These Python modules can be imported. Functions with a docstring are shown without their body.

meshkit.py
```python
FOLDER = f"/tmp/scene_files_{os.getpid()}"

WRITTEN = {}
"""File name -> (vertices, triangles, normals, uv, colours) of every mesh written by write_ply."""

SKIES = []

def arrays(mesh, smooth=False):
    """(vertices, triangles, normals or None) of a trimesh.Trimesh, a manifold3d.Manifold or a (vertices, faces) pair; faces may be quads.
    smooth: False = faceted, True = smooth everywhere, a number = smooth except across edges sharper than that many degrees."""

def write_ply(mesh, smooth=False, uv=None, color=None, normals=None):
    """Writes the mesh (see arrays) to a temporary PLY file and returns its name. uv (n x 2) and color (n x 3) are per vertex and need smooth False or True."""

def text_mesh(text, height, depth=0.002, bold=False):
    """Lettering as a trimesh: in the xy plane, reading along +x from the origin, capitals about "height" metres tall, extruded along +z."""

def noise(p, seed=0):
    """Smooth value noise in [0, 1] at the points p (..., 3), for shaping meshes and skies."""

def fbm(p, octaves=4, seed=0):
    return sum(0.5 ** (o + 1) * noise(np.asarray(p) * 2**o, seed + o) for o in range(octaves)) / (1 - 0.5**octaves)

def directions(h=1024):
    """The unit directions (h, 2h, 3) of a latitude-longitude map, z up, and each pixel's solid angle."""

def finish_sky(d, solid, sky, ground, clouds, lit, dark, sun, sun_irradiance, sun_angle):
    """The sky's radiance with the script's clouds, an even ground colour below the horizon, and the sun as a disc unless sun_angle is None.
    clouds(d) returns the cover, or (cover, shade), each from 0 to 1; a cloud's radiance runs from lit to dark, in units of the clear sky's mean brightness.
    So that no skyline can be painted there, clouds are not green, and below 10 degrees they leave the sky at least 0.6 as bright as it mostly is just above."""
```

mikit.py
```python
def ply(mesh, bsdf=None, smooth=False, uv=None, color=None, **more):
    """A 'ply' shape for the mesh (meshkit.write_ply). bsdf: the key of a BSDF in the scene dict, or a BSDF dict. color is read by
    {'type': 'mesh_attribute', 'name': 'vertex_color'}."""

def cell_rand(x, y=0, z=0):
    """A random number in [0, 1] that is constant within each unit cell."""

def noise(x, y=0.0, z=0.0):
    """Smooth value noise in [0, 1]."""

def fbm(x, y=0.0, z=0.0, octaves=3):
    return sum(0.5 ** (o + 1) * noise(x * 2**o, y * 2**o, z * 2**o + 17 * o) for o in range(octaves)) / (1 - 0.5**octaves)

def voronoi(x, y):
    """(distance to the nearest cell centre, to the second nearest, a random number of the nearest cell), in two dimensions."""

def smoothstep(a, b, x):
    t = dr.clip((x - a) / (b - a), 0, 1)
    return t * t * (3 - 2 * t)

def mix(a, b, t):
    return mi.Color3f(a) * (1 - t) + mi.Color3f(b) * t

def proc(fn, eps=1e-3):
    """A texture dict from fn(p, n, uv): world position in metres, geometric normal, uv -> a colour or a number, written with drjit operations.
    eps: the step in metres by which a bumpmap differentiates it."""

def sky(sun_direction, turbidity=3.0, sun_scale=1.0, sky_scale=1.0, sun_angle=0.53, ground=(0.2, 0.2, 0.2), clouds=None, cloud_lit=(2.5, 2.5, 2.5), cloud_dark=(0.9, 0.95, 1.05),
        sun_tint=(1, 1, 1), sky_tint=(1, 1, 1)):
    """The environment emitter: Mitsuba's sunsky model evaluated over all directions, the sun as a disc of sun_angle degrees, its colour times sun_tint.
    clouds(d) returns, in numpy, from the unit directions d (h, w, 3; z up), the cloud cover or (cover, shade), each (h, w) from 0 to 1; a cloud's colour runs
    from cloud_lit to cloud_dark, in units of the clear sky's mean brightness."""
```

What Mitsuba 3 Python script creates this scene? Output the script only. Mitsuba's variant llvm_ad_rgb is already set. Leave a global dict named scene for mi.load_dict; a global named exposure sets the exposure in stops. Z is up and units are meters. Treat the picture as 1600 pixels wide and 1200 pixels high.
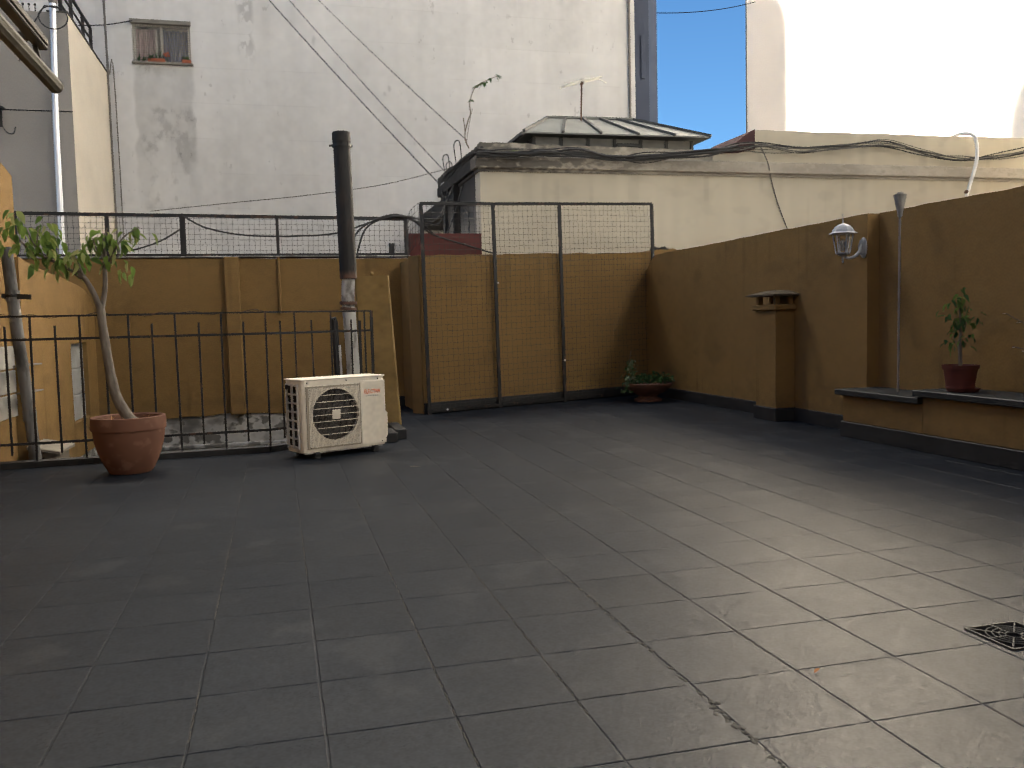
import math, random
import numpy as np, trimesh, drjit as dr, mitsuba as mi
import mikit, meshkit
from mikit import proc, noise, fbm, voronoi, cell_rand, smoothstep, mix
from shapely.geometry import Polygon, box as sbox
T = mi.ScalarTransform4f
PI = math.pi
rng = np.random.default_rng(7)
random.seed(7)

# ------------------------------------------------------------------ camera, sky, exposure
scene, labels = {}, {}
EYE = np.array([0.0, 0.0, 1.22])
FW = np.array([0.2532954, 0.96478618, -0.07091586])
UP = np.array([0.0411726, 0.06248865, 0.99719606])
scene['camera'] = {'type': 'perspective', 'fov': 2 * math.degrees(math.atan(800 / 1388.0)), 'fov_axis': 'x', 'near_clip': 0.05, 'far_clip': 600.0,
                   'to_world': T().look_at(origin=EYE.tolist(), target=(EYE + FW).tolist(), up=UP.tolist())}
SUN = (-0.344, -0.746, 0.5735)
scene['sky'] = mikit.sky(SUN, turbidity=3.0, sky_scale=0.042, sky_tint=(0.62, 0.98, 1.3), sun_tint=(0.925, 1.07, 1.33))
exposure = 6.45

# ------------------------------------------------------------------ materials
def ref(k):
    return {'type': 'ref', 'id': k}

def rgb(c):
    return {'type': 'rgb', 'value': [float(x) for x in c]}

def mat(key, color, rough=0.85, bump=None, scale=1.0, two=False, **kw):
    """principled material; color is a tuple or a fn(p, n, uv); bump is a height fn in metres"""
    b = {'type': 'principled', 'base_color': proc(color) if callable(color) else rgb(color), 'roughness': proc(rough) if callable(rough) else float(rough), 'specular': kw.pop('specular', 0.4), **kw}
    if bump is not None:
        b = {'type': 'bumpmap', 'arbitrary': proc(bump, eps=0.003), 'scale': float(scale), 'bsdf': b}
    if two:
        b = {'type': 'twosided', 'bsdf': b}
    scene[key] = b

def leafmat(key, c, trans=0.7):
    scene[key] = {'type': 'principledthin', 'base_color': rgb(c), 'roughness': 0.45, 'diff_trans': trans, 'spec_trans': 0.0}

def tint(base, s, amp, seed=0.0):
    def f(p, n, uv):
        a = fbm(p.x * s + seed, p.y * s + 3.1, p.z * s, octaves=4)
        g = noise(p.x * 90, p.y * 90, p.z * 90 + seed)
        return mi.Color3f(base) * (1 + amp * (a - 0.5) * 2 + 0.10 * (g - 0.5))
    return f

def stucco_bump(p, n, uv):
    return 0.0030 * fbm(p.x * 45, p.y * 45, p.z * 45, octaves=3) + 0.0035 * fbm(p.x * 14 + 3, p.y * 14, p.z * 20, octaves=2) + 0.008 * fbm(p.x * 5, p.y * 5, p.z * 5, octaves=2)

def ochre_col(p, n, uv):
    a = fbm(p.x * 0.9 + 5, p.y * 0.9, p.z * 0.9, octaves=5)
    g = noise(p.x * 70, p.y * 70, p.z * 70)
    m = fbm(p.x * 11 + 2, p.y * 11, p.z * 11, octaves=4)
    run = noise(p.x * 6 + 9, p.y * 6, p.z * 0.35)
    drip = smoothstep(0.70, 0.86, noise(p.x * 13 + 1, p.y * 13, p.z * 0.5)) * smoothstep(0.42, 0.62, a)
    dirt = smoothstep(0.56, 0.74, fbm(p.x * 2.1 + 7, p.y * 2.1, p.z * 2.8, octaves=5))
    splash = (1 - smoothstep(0.0, 0.34, dr.abs(p.z - 0.15) + 0.25 * m)) * 0.5
    c = mix((0.144, 0.084, 0.026), (0.196, 0.116, 0.037), a)
    c = c * (0.80 + 0.16 * g + 0.16 * m + 0.08 * run) * (1 - 0.14 * drip)
    return mix(c, c * mi.Color3f(0.66, 0.68, 0.78), dr.minimum(0.32 * dirt + splash, 1.0))

def stub_col(p, n, uv):  # rough patchy plaster, paled for the light on its front
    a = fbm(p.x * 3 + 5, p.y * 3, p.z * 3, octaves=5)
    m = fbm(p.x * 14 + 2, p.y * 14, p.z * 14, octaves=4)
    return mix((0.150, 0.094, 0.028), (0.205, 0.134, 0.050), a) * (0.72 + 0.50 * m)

mat('m_ochre', ochre_col, 0.82, stucco_bump)

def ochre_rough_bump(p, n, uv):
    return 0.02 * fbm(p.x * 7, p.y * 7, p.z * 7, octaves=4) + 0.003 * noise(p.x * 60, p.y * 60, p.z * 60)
mat('m_ochre_rough_lit', stub_col, 0.85, ochre_rough_bump)

def floor_col(p, n, uv):
    a = fbm(p.x * 0.8, p.y * 0.8, 2.0, octaves=4)
    b = fbm(p.x * 3.3 + 8, p.y * 3.3, 5.0, octaves=4)
    g = noise(p.x * 140, p.y * 140, 1.0)
    t = cell_rand(dr.floor((p.x + 0.303) / 0.3953), dr.floor((p.y - 2.225) / 0.41))
    c = mix((0.0070, 0.0098, 0.0145), (0.0096, 0.0126, 0.0178), a)
    scuff = smoothstep(0.60, 0.78, b)
    c = c * (0.86 + 0.14 * t + 0.55 * (g - 0.5) + 0.25 * (noise(p.x * 55, p.y * 55, 6.0) - 0.5)) + mi.Color3f(0.006, 0.0058, 0.0052) * scuff
    return c

def floor_rough(p, n, uv):
    return 0.405 + 0.07 * fbm(p.x * 2.1, p.y * 2.1, 4.0, octaves=4) + 0.05 * noise(p.x * 60, p.y * 60, 2.0)

def floor_bump(p, n, uv):
    return 0.0007 * fbm(p.x * 26, p.y * 26, 1.0, octaves=3) + 0.0010 * fbm(p.x * 4.5, p.y * 4.5, 7.0, octaves=3) + 0.0007 * noise(p.x * 120, p.y * 120, 3.0)
def sheen_weight(p, n, uv):
    g = noise(p.x * 150, p.y * 150, 8.0)
    h = noise(p.x * 62, p.y * 62, 3.0)
    w = fbm(p.x * 2.6 + 3, p.y * 4.2, 9.0, octaves=5)
    t = cell_rand(dr.floor((p.x + 0.303) / 0.3953), dr.floor((p.y - 2.225) / 0.41), 5)
    return 0.455 * (0.62 + 0.34 * g + 0.18 * h + 0.24 * w + 0.06 * t)
mat('m_paint_sheen', floor_col, floor_rough, specular=0.4)
scene['m_paint_matt'] = {'type': 'diffuse', 'reflectance': proc(floor_col)}
scene['m_floor'] = {'type': 'bumpmap', 'arbitrary': proc(floor_bump, eps=0.003), 'scale': 1.0, 'bsdf': {'type': 'blendbsdf', 'weight': proc(sheen_weight), 'first': ref('m_paint_matt'), 'second': ref('m_paint_sheen')}}
mat('m_joint', tint((0.016, 0.016, 0.016), 9, 0.5), 0.6, lambda p, n, uv: 0.004 * fbm(p.x * 40, p.y * 40, 1.0, octaves=3))
mat('m_crumb', tint((0.030, 0.029, 0.026), 20, 0.5), 0.9)
mat('m_skirt', tint((0.0165, 0.017, 0.0175), 4, 0.35), 0.55, stucco_bump)
mat('m_slate', tint((0.018, 0.020, 0.0205), 5, 0.4), 0.5, stucco_bump)

def band_col(p, n, uv):
    a = fbm(p.x * 2.4, p.y * 2.4, p.z * 2.4, octaves=5)
    b = fbm(p.x * 9 + 3, p.y * 9, p.z * 9, octaves=3)
    d = smoothstep(0.48, 0.68, a) * 0.8
    return mix((0.36, 0.35, 0.33), (0.075, 0.072, 0.062), dr.maximum(d, 0.9 * smoothstep(0.52, 0.66, b))) * (0.65 + 0.6 * b)
mat('m_plaster', band_col, 0.92, ochre_rough_bump)

def tower_col(p, n, uv):
    x, z = p.x, p.z
    blot = fbm(x * 0.35, z * 0.35, 4.0, octaves=5)
    run = fbm(x * 3.0, z * 0.22, 9.0, octaves=3)
    patch = cell_rand(dr.floor(x / 1.45 + 0.25 * dr.floor(z / 0.8)), dr.floor(z / 0.8), 3)
    c = mi.Color3f(0.575, 0.575, 0.57) * (0.80 + 0.26 * blot + 0.16 * (run - 0.5) + 0.05 * (patch - 0.5) + 0.12 * (fbm(x * 5.5 + 8, z * 5.5, 2.0, octaves=4) - 0.5))
    speck = fbm(x * 2.2 + 31, z * 2.2, 6.0, octaves=5)
    fine = fbm(x * 8 + 3, z * 5, 12.0, octaves=4)
    # grime under the window, a block repair, and weathered runs
    wob = 0.10 * (noise(x * 3, z * 3, 1.0) - 0.5)
    under = smoothstep(-2.93, -2.84, x + wob) * (1 - smoothstep(-1.70, -1.58, x + wob)) * smoothstep(3.2, 4.0, z) * (1 - smoothstep(7.12, 7.2, z)) * smoothstep(4.4, 6.6, z + 1.2 * blot)
    heavy = under * smoothstep(0.50, 0.74, speck) + smoothstep(0.48, 0.70, 0.45 * speck + 0.55 * fine) * smoothstep(-2.9, -2.6, x) * (1 - smoothstep(-1.9, -1.6, x)) * (1 - smoothstep(6.0, 7.0, z))
    strk = smoothstep(-0.62, -0.48, x + wob) * (1 - smoothstep(-0.32, -0.2, x + wob)) * smoothstep(7.2, 7.9, z) * smoothstep(0.42, 0.6, fine)
    spots = smoothstep(0.70, 0.80, fine) * 0.35
    k = 1 - 0.20 * under * (0.75 + 0.5 * fine) - 0.15 * dr.minimum(heavy * (0.25 + 1.3 * fine), 1.0) - 0.26 * strk - 0.6 * spots * smoothstep(0.55, 0.7, speck)
    # faint joints where render panels meet
    jz = dr.abs(z / 0.8 - dr.floor(z / 0.8) - 0.5)
    k = k * (1 - 0.05 * smoothstep(0.475, 0.495, jz) * smoothstep(0.4, 0.6, noise(x * 1.3, z * 1.3, 5.0)))
    return c * k
mat('m_tower', tower_col, 0.9, lambda p, n, uv: 0.006 * fbm(p.x * 4, p.y * 4, p.z * 4, octaves=4) + 0.02 * fbm(p.x * 0.9, p.y, p.z * 0.9, octaves=2))

def cream_col(p, n, uv):
    a = fbm(p.x * 0.7, p.y * 0.7, p.z * 0.7, octaves=5)
    r = noise(p.x * 7, p.y * 7, p.z * 0.5)
    st = smoothstep(0.60, 0.85, noise(p.x * 8.5, p.y * 8.5, p.z * 0.30)) * smoothstep(0.40, 0.60, fbm(p.x * 1.1 + 4, p.y, p.z * 1.3, octaves=4))
    cr = smoothstep(0.55, 0.72, fbm(p.x * 2.6 + 9, p.y * 2.6, p.z * 3.6, octaves=5))
    return mix((0.44, 0.40, 0.315), (0.53, 0.485, 0.385), a) * (0.94 + 0.10 * r) * (1 - 0.09 * st - 0.06 * cr)
mat('m_cream', cream_col, 0.9, stucco_bump)

def cornice_col(p, n, uv):
    a = fbm(p.x * 1.3 + 3, p.y * 1.3, p.z * 1.6, octaves=5)
    b = fbm(p.x * 9, p.y * 9, p.z * 13, octaves=5)
    left = 1 - smoothstep(3.6, 8.0, p.x)
    d = smoothstep(0.42, 0.60, 0.5 * a + 0.5 * b + 0.10 * left)
    return mix((0.42, 0.385, 0.32), (0.055, 0.050, 0.045), d * (0.30 + 0.55 * left)) * (0.62 + 0.70 * b)
mat('m_cornice', cornice_col, 0.95, ochre_rough_bump)

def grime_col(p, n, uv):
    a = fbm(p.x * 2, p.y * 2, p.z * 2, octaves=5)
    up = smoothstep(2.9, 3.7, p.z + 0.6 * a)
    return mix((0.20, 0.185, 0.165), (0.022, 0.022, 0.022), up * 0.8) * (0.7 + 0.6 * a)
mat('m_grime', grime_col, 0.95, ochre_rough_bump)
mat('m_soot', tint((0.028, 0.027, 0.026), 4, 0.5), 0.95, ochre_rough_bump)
mat('m_maroon', tint((0.055, 0.023, 0.024), 3, 0.5), 0.8, stucco_bump)
mat('m_red', tint((0.085, 0.021, 0.018), 3, 0.4), 0.8, stucco_bump)
mat('m_shaded_front', tint((0.265, 0.25, 0.23), 0.8, 0.14), 0.9, stucco_bump)  # left building front: its shade is put into the colour
mat('m_lit_side', tint((0.53, 0.47, 0.375), 0.8, 0.14), 0.9, stucco_bump)  # same building's side wall, the light on it put into the colour
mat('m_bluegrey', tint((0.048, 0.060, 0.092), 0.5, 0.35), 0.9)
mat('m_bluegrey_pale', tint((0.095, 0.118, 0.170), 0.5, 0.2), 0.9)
mat('m_white_wall', tint((0.62, 0.61, 0.59), 0.15, 0.05), 0.9)
mat('m_bright_wall', tint((0.76, 0.69, 0.60), 0.25, 0.08), 0.9)
mat('m_block', tint((0.42, 0.39, 0.35), 0.1, 0.12), 0.9)
def iron_col(p, n, uv):
    a = fbm(p.x * 18, p.y * 18, p.z * 9, octaves=4)
    return mix((0.013, 0.013, 0.013), (0.060, 0.034, 0.022), smoothstep(0.60, 0.74, a))
mat('m_iron', iron_col, 0.5)
mat('m_wire', (0.040, 0.038, 0.035), 0.55)
scene['m_wire_black'] = {'type': 'diffuse', 'reflectance': rgb((0.0015, 0.0015, 0.002))}
mat('m_cable', (0.020, 0.020, 0.020), 0.6)
mat('m_cable_grey', (0.11, 0.105, 0.095), 0.7)
mat('m_hose', (0.72, 0.73, 0.72), 0.4)

def flue_col(p, n, uv):
    a = fbm(p.x * 12, p.y * 12, p.z * 5, octaves=4)
    rust = smoothstep(0.55, 0.75, a) * 0.10 + (1 - smoothstep(1.74, 1.83, p.z)) * smoothstep(0.35, 0.6, a) * 0.8
    return mix((0.014, 0.0135, 0.013), (0.105, 0.055, 0.034), dr.minimum(rust, 1.0))
mat('m_flue', flue_col, 0.7, lambda p, n, uv: 0.002 * fbm(p.x * 30, p.y * 30, p.z * 30, octaves=3))

def pipe_col(p, n, uv):
    a = fbm(p.x * 9, p.y * 9, p.z * 4, octaves=5)
    return mix((0.40, 0.395, 0.37), (0.12, 0.11, 0.10), smoothstep(0.45, 0.7, a))
mat('m_oldpipe', pipe_col, 0.7, ochre_rough_bump, 0.3)
def zinc_col(p, n, uv):
    a = fbm(p.x * 7, p.y * 7, p.z * 3, octaves=5)
    return mix((0.15, 0.15, 0.145), (0.055, 0.055, 0.052), smoothstep(0.40, 0.68, a)) + mi.Color3f(0.14, 0.13, 0.11) * smoothstep(0.70, 0.78, fbm(p.x * 9 + 5, p.y * 9, p.z * 6, octaves=3))
mat('m_zinc', zinc_col, 0.7, ochre_rough_bump, 0.2)
mat('m_rust', tint((0.105, 0.062, 0.044), 14, 0.5), 0.85)
mat('m_silver', (0.72, 0.73, 0.75), 0.33, metallic=0.85)
mat('m_alu', (0.90, 0.87, 0.76), 0.5)
def ac_col(p, n, uv):
    a = fbm(p.x * 5, p.y * 5, p.z * 3, octaves=5)
    run = noise(p.x * 45, p.y * 45, p.z * 2.0)
    grime = smoothstep(0.50, 0.72, a) * (0.4 + 0.6 * run)
    c = mi.Color3f(0.66, 0.605, 0.50) * (0.92 + 0.12 * noise(p.x * 30, p.y * 30, p.z * 30))
    return mix(c, (0.36, 0.31, 0.24), 0.42 * grime)
mat('m_ac', ac_col, 0.45, specular=0.5)
mat('m_ac_side', tint((0.46, 0.45, 0.42), 3, 0.10), 0.42, specular=0.5)
mat('m_black', (0.012, 0.012, 0.012), 0.55)
mat('m_ac_slot', (0.30, 0.265, 0.21), 0.6)
mat('m_fin', (0.020, 0.018, 0.016), 0.6)
mat('m_fan_wire', (0.13, 0.112, 0.095), 0.6)
mat('m_orange_print', (0.62, 0.12, 0.035), 0.5)
mat('m_print_grey', (0.36, 0.33, 0.29), 0.6)

def terra_col(p, n, uv):
    a = fbm(p.x * 6, p.y * 6, p.z * 6, octaves=4)
    w = smoothstep(0.58, 0.75, fbm(p.x * 11 + 4, p.y * 11, p.z * 11, octaves=4))
    return mix(mix((0.092, 0.040, 0.024), (0.138, 0.062, 0.037), a), (0.24, 0.14, 0.10), 0.30 * w)
mat('m_terra', terra_col, 0.8, lambda p, n, uv: 0.0015 * fbm(p.x * 40, p.y * 40, p.z * 40, octaves=3))
mat('m_redpot', tint((0.080, 0.020, 0.015), 6, 0.2), 0.5)
mat('m_soil', tint((0.035, 0.027, 0.020), 30, 0.6), 1.0, lambda p, n, uv: 0.02 * fbm(p.x * 30, p.y * 30, p.z * 30, octaves=3))

def bark_col(p, n, uv):
    a = fbm(p.x * 30, p.y * 30, p.z * 9, octaves=4)
    return mix((0.055, 0.046, 0.036), (0.17, 0.148, 0.12), a)
mat('m_bark', bark_col, 0.9, lambda p, n, uv: 0.004 * fbm(p.x * 50, p.y * 50, p.z * 16, octaves=3))
mat('m_twig', tint((0.11, 0.085, 0.06), 20, 0.4), 0.9)
for k, c in enumerate([(0.11, 0.17, 0.04), (0.16, 0.21, 0.065), (0.23, 0.27, 0.10), (0.075, 0.125, 0.036), (0.26, 0.27, 0.11)]):
    leafmat(f'm_leaf_{k}', c)
for k, c in enumerate([(0.030, 0.065, 0.024), (0.045, 0.085, 0.030), (0.17, 0.20, 0.12), (0.09, 0.13, 0.06)]):
    leafmat(f'm_ivy_{k}', c, 0.4)
leafmat('m_petal', (0.62, 0.58, 0.54), 0.5)
mat('m_lampwhite', tint((0.28, 0.295, 0.32), 12, 0.12), 0.45)
scene['m_lampglass'] = {'type': 'thindielectric', 'int_ior': 1.5}
scene['m_pane'] = {'type': 'thindielectric', 'int_ior': 1.5}
mat('m_bulb', (0.25, 0.24, 0.22), 0.3)
mat('m_capstone', tint((0.070, 0.052, 0.030), 8, 0.4), 0.9, stucco_bump)
mat('m_cone', tint((0.26, 0.255, 0.24), 18, 0.35), 0.55, metallic=0.35)
mat('m_pole', tint((0.17, 0.155, 0.14), 10, 0.4), 0.7)
mat('m_roofpanel', tint((0.150, 0.158, 0.148), 2.5, 0.25), 0.6)
mat('m_roofrib', tint((0.055, 0.057, 0.056), 4, 0.3), 0.6)
mat('m_fibre', tint((0.215, 0.215, 0.20), 3, 0.3), 0.8)
mat('m_awning', tint((0.050, 0.046, 0.036), 6, 0.5), 0.65, lambda p, n, uv: 0.004 * fbm(p.x * 40, p.y * 4, p.z * 40, octaves=2))
mat('m_awning_dark', tint((0.014, 0.013, 0.012), 6, 0.4), 0.5)
mat('m_frame', tint((0.50, 0.48, 0.43), 10, 0.2), 0.6)
mat('m_shutterbox', tint((0.16, 0.15, 0.13), 5, 0.3), 0.8)
mat('m_curtain_pink', lambda p, n, uv: mix((0.30, 0.20, 0.23), (0.46, 0.36, 0.35), noise(p.x * 17, 1.0, p.z * 0.6)), 0.95)
mat('m_curtain_blue', lambda p, n, uv: mix((0.075, 0.09, 0.15), (0.15, 0.17, 0.25), noise(p.x * 14, 4.0, p.z * 0.5)), 0.95)
mat('m_darkroom', (0.03, 0.03, 0.033), 0.9)
mat('m_brickbox', tint((0.27, 0.075, 0.04), 10, 0.3), 0.85)
mat('m_niche', tint((0.26, 0.255, 0.235), 5, 0.4), 0.92, stucco_bump)
mat('m_meter', tint((0.13, 0.115, 0.095), 6, 0.3), 0.8)
mat('m_lid', tint((0.17, 0.15, 0.12), 8, 0.3), 0.8)
mat('m_asphalt', tint((0.03, 0.03, 0.03), 0.4, 0.3), 0.95)
mat('m_tiles_roof', tint((0.16, 0.07, 0.05), 1.5, 0.3), 0.9)
mat('m_dryleaf', (0.42, 0.20, 0.08), 0.8, two=True)
scene['m_pit_shade'] = {'type': 'diffuse', 'reflectance': rgb((0.004, 0.004, 0.0045))}  # near black, stands in for the shade inside the drain
mat('m_grate', tint((0.040, 0.039, 0.035), 25, 0.35), 0.7)
mat('m_windowglass', (0.03, 0.035, 0.04), 0.1, specular=0.6)

# ------------------------------------------------------------------ helpers
def add(key, mesh, m, smooth=False, to=None, **kw):
    """one entry of scene; a taken key gets the next three-digit number"""
    k, i = key, 0
    while k in scene:
        i += 1
        k = f'{key}_{i:03d}'
    d = mesh if isinstance(mesh, dict) else mikit.ply(mesh, m, smooth=smooth, **kw)
    if to is not None:
        d = {**d, 'to_world': to}
    scene[k] = d
    return k

_names = set()
def thing(name, label, cat, group=None):
    k, i = name, 0
    while k in _names:
        i += 1
        k = f'{name}_{i:03d}'
    _names.add(k)
    labels[k] = {'label': label, 'category': cat}
    if group:
        labels[k]['group'] = group
    return k

def structure(name, label=None, kind='structure'):
    labels[name] = {'kind': kind, **({'label': label} if label else {})}
    _names.add(name)
    return name

def cat(ms):
    return trimesh.util.concatenate([m for m in ms])

def bx(x0, x1, y0, y1, z0, z1, c=0.0):
    """a box, its edges chamfered by c"""
    lo, hi = np.array([x0, y0, z0], float), np.array([x1, y1, z1], float)
    if c <= 0:
        m = trimesh.creation.box(extents=hi - lo)
        m.apply_translation((lo + hi) / 2)
        return m
    pts = []
    for s in np.ndindex(2, 2, 2):
        p = np.where(s, hi, lo)
        d = np.where(s, -1, 1) * c
        for a in range(3):
            q = p + d
            q[a] = p[a]
            pts.append(q)
    return trimesh.convex.convex_hull(np.array(pts))

def frame_of(d):
    d = np.asarray(d, float) / np.linalg.norm(d)
    a = np.array([0, 0, 1.0]) if abs(d[2]) < 0.95 else np.array([0, 1.0, 0])
    u = np.cross(a, d); u /= np.linalg.norm(u)
    return u, np.cross(d, u), d

def beam(p, q, w, h=None):
    """square or flat bar from p to q, w across, h the other way"""
    h = w if h is None else h
    p, q = np.asarray(p, float), np.asarray(q, float)
    u, v, d = frame_of(q - p)
    o = [(-1, -1), (1, -1), (1, 1), (-1, 1)]
    V = [b + u * w / 2 * s + v * h / 2 * t for b in (p, q) for s, t in o]
    F = [(0, 3, 2, 1), (4, 5, 6, 7)] + [(i, (i + 1) % 4, 4 + (i + 1) % 4, 4 + i) for i in range(4)]
    F = np.array(F)
    return trimesh.Trimesh(np.array(V), np.vstack([F[:, [0, 1, 2]], F[:, [0, 2, 3]]]), process=False)

def tube(pts, r, sides=8):
    """a closed tube along a polyline; r one radius or one per point"""
    p = np.asarray(pts, float)
    r = np.broadcast_to(np.asarray(r, float), (len(p),))
    t = np.gradient(p, axis=0)
    t /= np.linalg.norm(t, axis=1, keepdims=True) + 1e-12
    a = np.array([0.31, 0.17, 0.93]) if abs(t[0] @ np.array([0.31, 0.17, 0.93])) < 0.9 else np.array([0.9, 0.3, 0.1])
    U = np.zeros_like(p)
    u = np.cross(a, t[0]); u /= np.linalg.norm(u)
    for i in range(len(p)):
        u = u - t[i] * (u @ t[i]); u /= np.linalg.norm(u); U[i] = u
    W = np.cross(t, U)
    g = np.arange(sides) * 2 * PI / sides
    V = p[:, None] + r[:, None, None] * (np.cos(g)[None, :, None] * U[:, None] + np.sin(g)[None, :, None] * W[:, None])
    V = np.vstack([V.reshape(-1, 3), p[:1], p[-1:]])
    F, n = [], len(p)
    for i in range(n - 1):
        for j in range(sides):
            k = (j + 1) % sides
            F += [(i * sides + j, i * sides + k, (i + 1) * sides + k), (i * sides + j, (i + 1) * sides + k, (i + 1) * sides + j)]
    for j in range(sides):
        k = (j + 1) % sides
        F += [(n * sides, k, j), (n * sides + 1, (n - 1) * sides + j, (n - 1) * sides + k)]
    return trimesh.Trimesh(V, np.array(F), process=False)

def curve(ctrl, n=24):
    """a smooth line through the control points (Catmull-Rom)"""
    c = np.asarray(ctrl, float)
    if len(c) < 3:
        return np.linspace(c[0], c[-1], n)
    c = np.vstack([2 * c[0] - c[1], c, 2 * c[-1] - c[-2]])
    out = []
    for i in range(1, len(c) - 2):
        for t in np.linspace(0, 1, max(2, n // (len(c) - 3)), endpoint=False):
            a, b, d, e = c[i - 1], c[i], c[i + 1], c[i + 2]
            out.append(0.5 * (2 * b + (d - a) * t + (2 * a - 5 * b + 4 * d - e) * t * t + (3 * b - a - 3 * d + e) * t ** 3))
    return np.array(out + [c[-2]])

def sag(p, q, s, n=20):
    p, q = np.asarray(p, float), np.asarray(q, float)
    t = np.linspace(0, 1, n)[:, None]
    return p * (1 - t) + q * t - np.array([0, 0, 1.0]) * s * 4 * t * (1 - t)

def lathe(profile, n=40, at=(0, 0, 0)):
    m = trimesh.creation.revolve(np.asarray(profile, float), sections=n)
    m.apply_translation(at)
    return m

def prism(poly, y0, y1):
    """a polygon drawn in x and z, from y0 to y1"""
    m = trimesh.creation.extrude_polygon(poly, y1 - y0, engine='earcut')
    v = m.vertices
    return trimesh.Trimesh(np.stack([v[:, 0], y0 + v[:, 2], v[:, 1]], 1), m.faces[:, ::-1], process=False)

def prism_x(poly, x0, x1):
    """a polygon drawn in y and z, from x0 to x1"""
    m = trimesh.creation.extrude_polygon(poly, x1 - x0, engine='earcut')
    v = m.vertices
    return trimesh.Trimesh(np.stack([x0 + v[:, 2], v[:, 0], v[:, 1]], 1), m.faces, process=False)

def uneven(a0, a1, z0, z1, amp=0.008, step=0.12, seed=0):
    """a ragged top edge from a0 to a1"""
    n = max(3, int(abs(a1 - a0) / step))
    t = np.linspace(0, 1, n)
    r = np.random.default_rng(seed)
    return [(a0 + (a1 - a0) * x, z0 + (z1 - z0) * x + amp * (r.random() - 0.5) * 2) for x in t]

def leaf_mesh(L=0.09, W=0.045, droop=0.25, fold=0.18, n=5):
    """a folded, drooping leaf: its stalk at the origin, pointing along +x"""
    V, F = [], []
    for i in range(n + 1):
        t = i / n
        w = W / 2 * math.sin(PI * min(1, t ** 0.75)) ** 0.8 if 0 < t < 1 else 0.0
        x, z = L * t, -droop * L * t * t
        V += [(x, -w, z + fold * w * 2), (x, 0, z), (x, w, z + fold * w * 2)]
    for i in range(n):
        a, b = 3 * i, 3 * i + 3
        F += [(a, b, b + 1), (a, b + 1, a + 1), (a + 1, b + 1, b + 2), (a + 1, b + 2, a + 2)]
    return trimesh.Trimesh(np.array(V), np.array(F), process=False)

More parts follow.
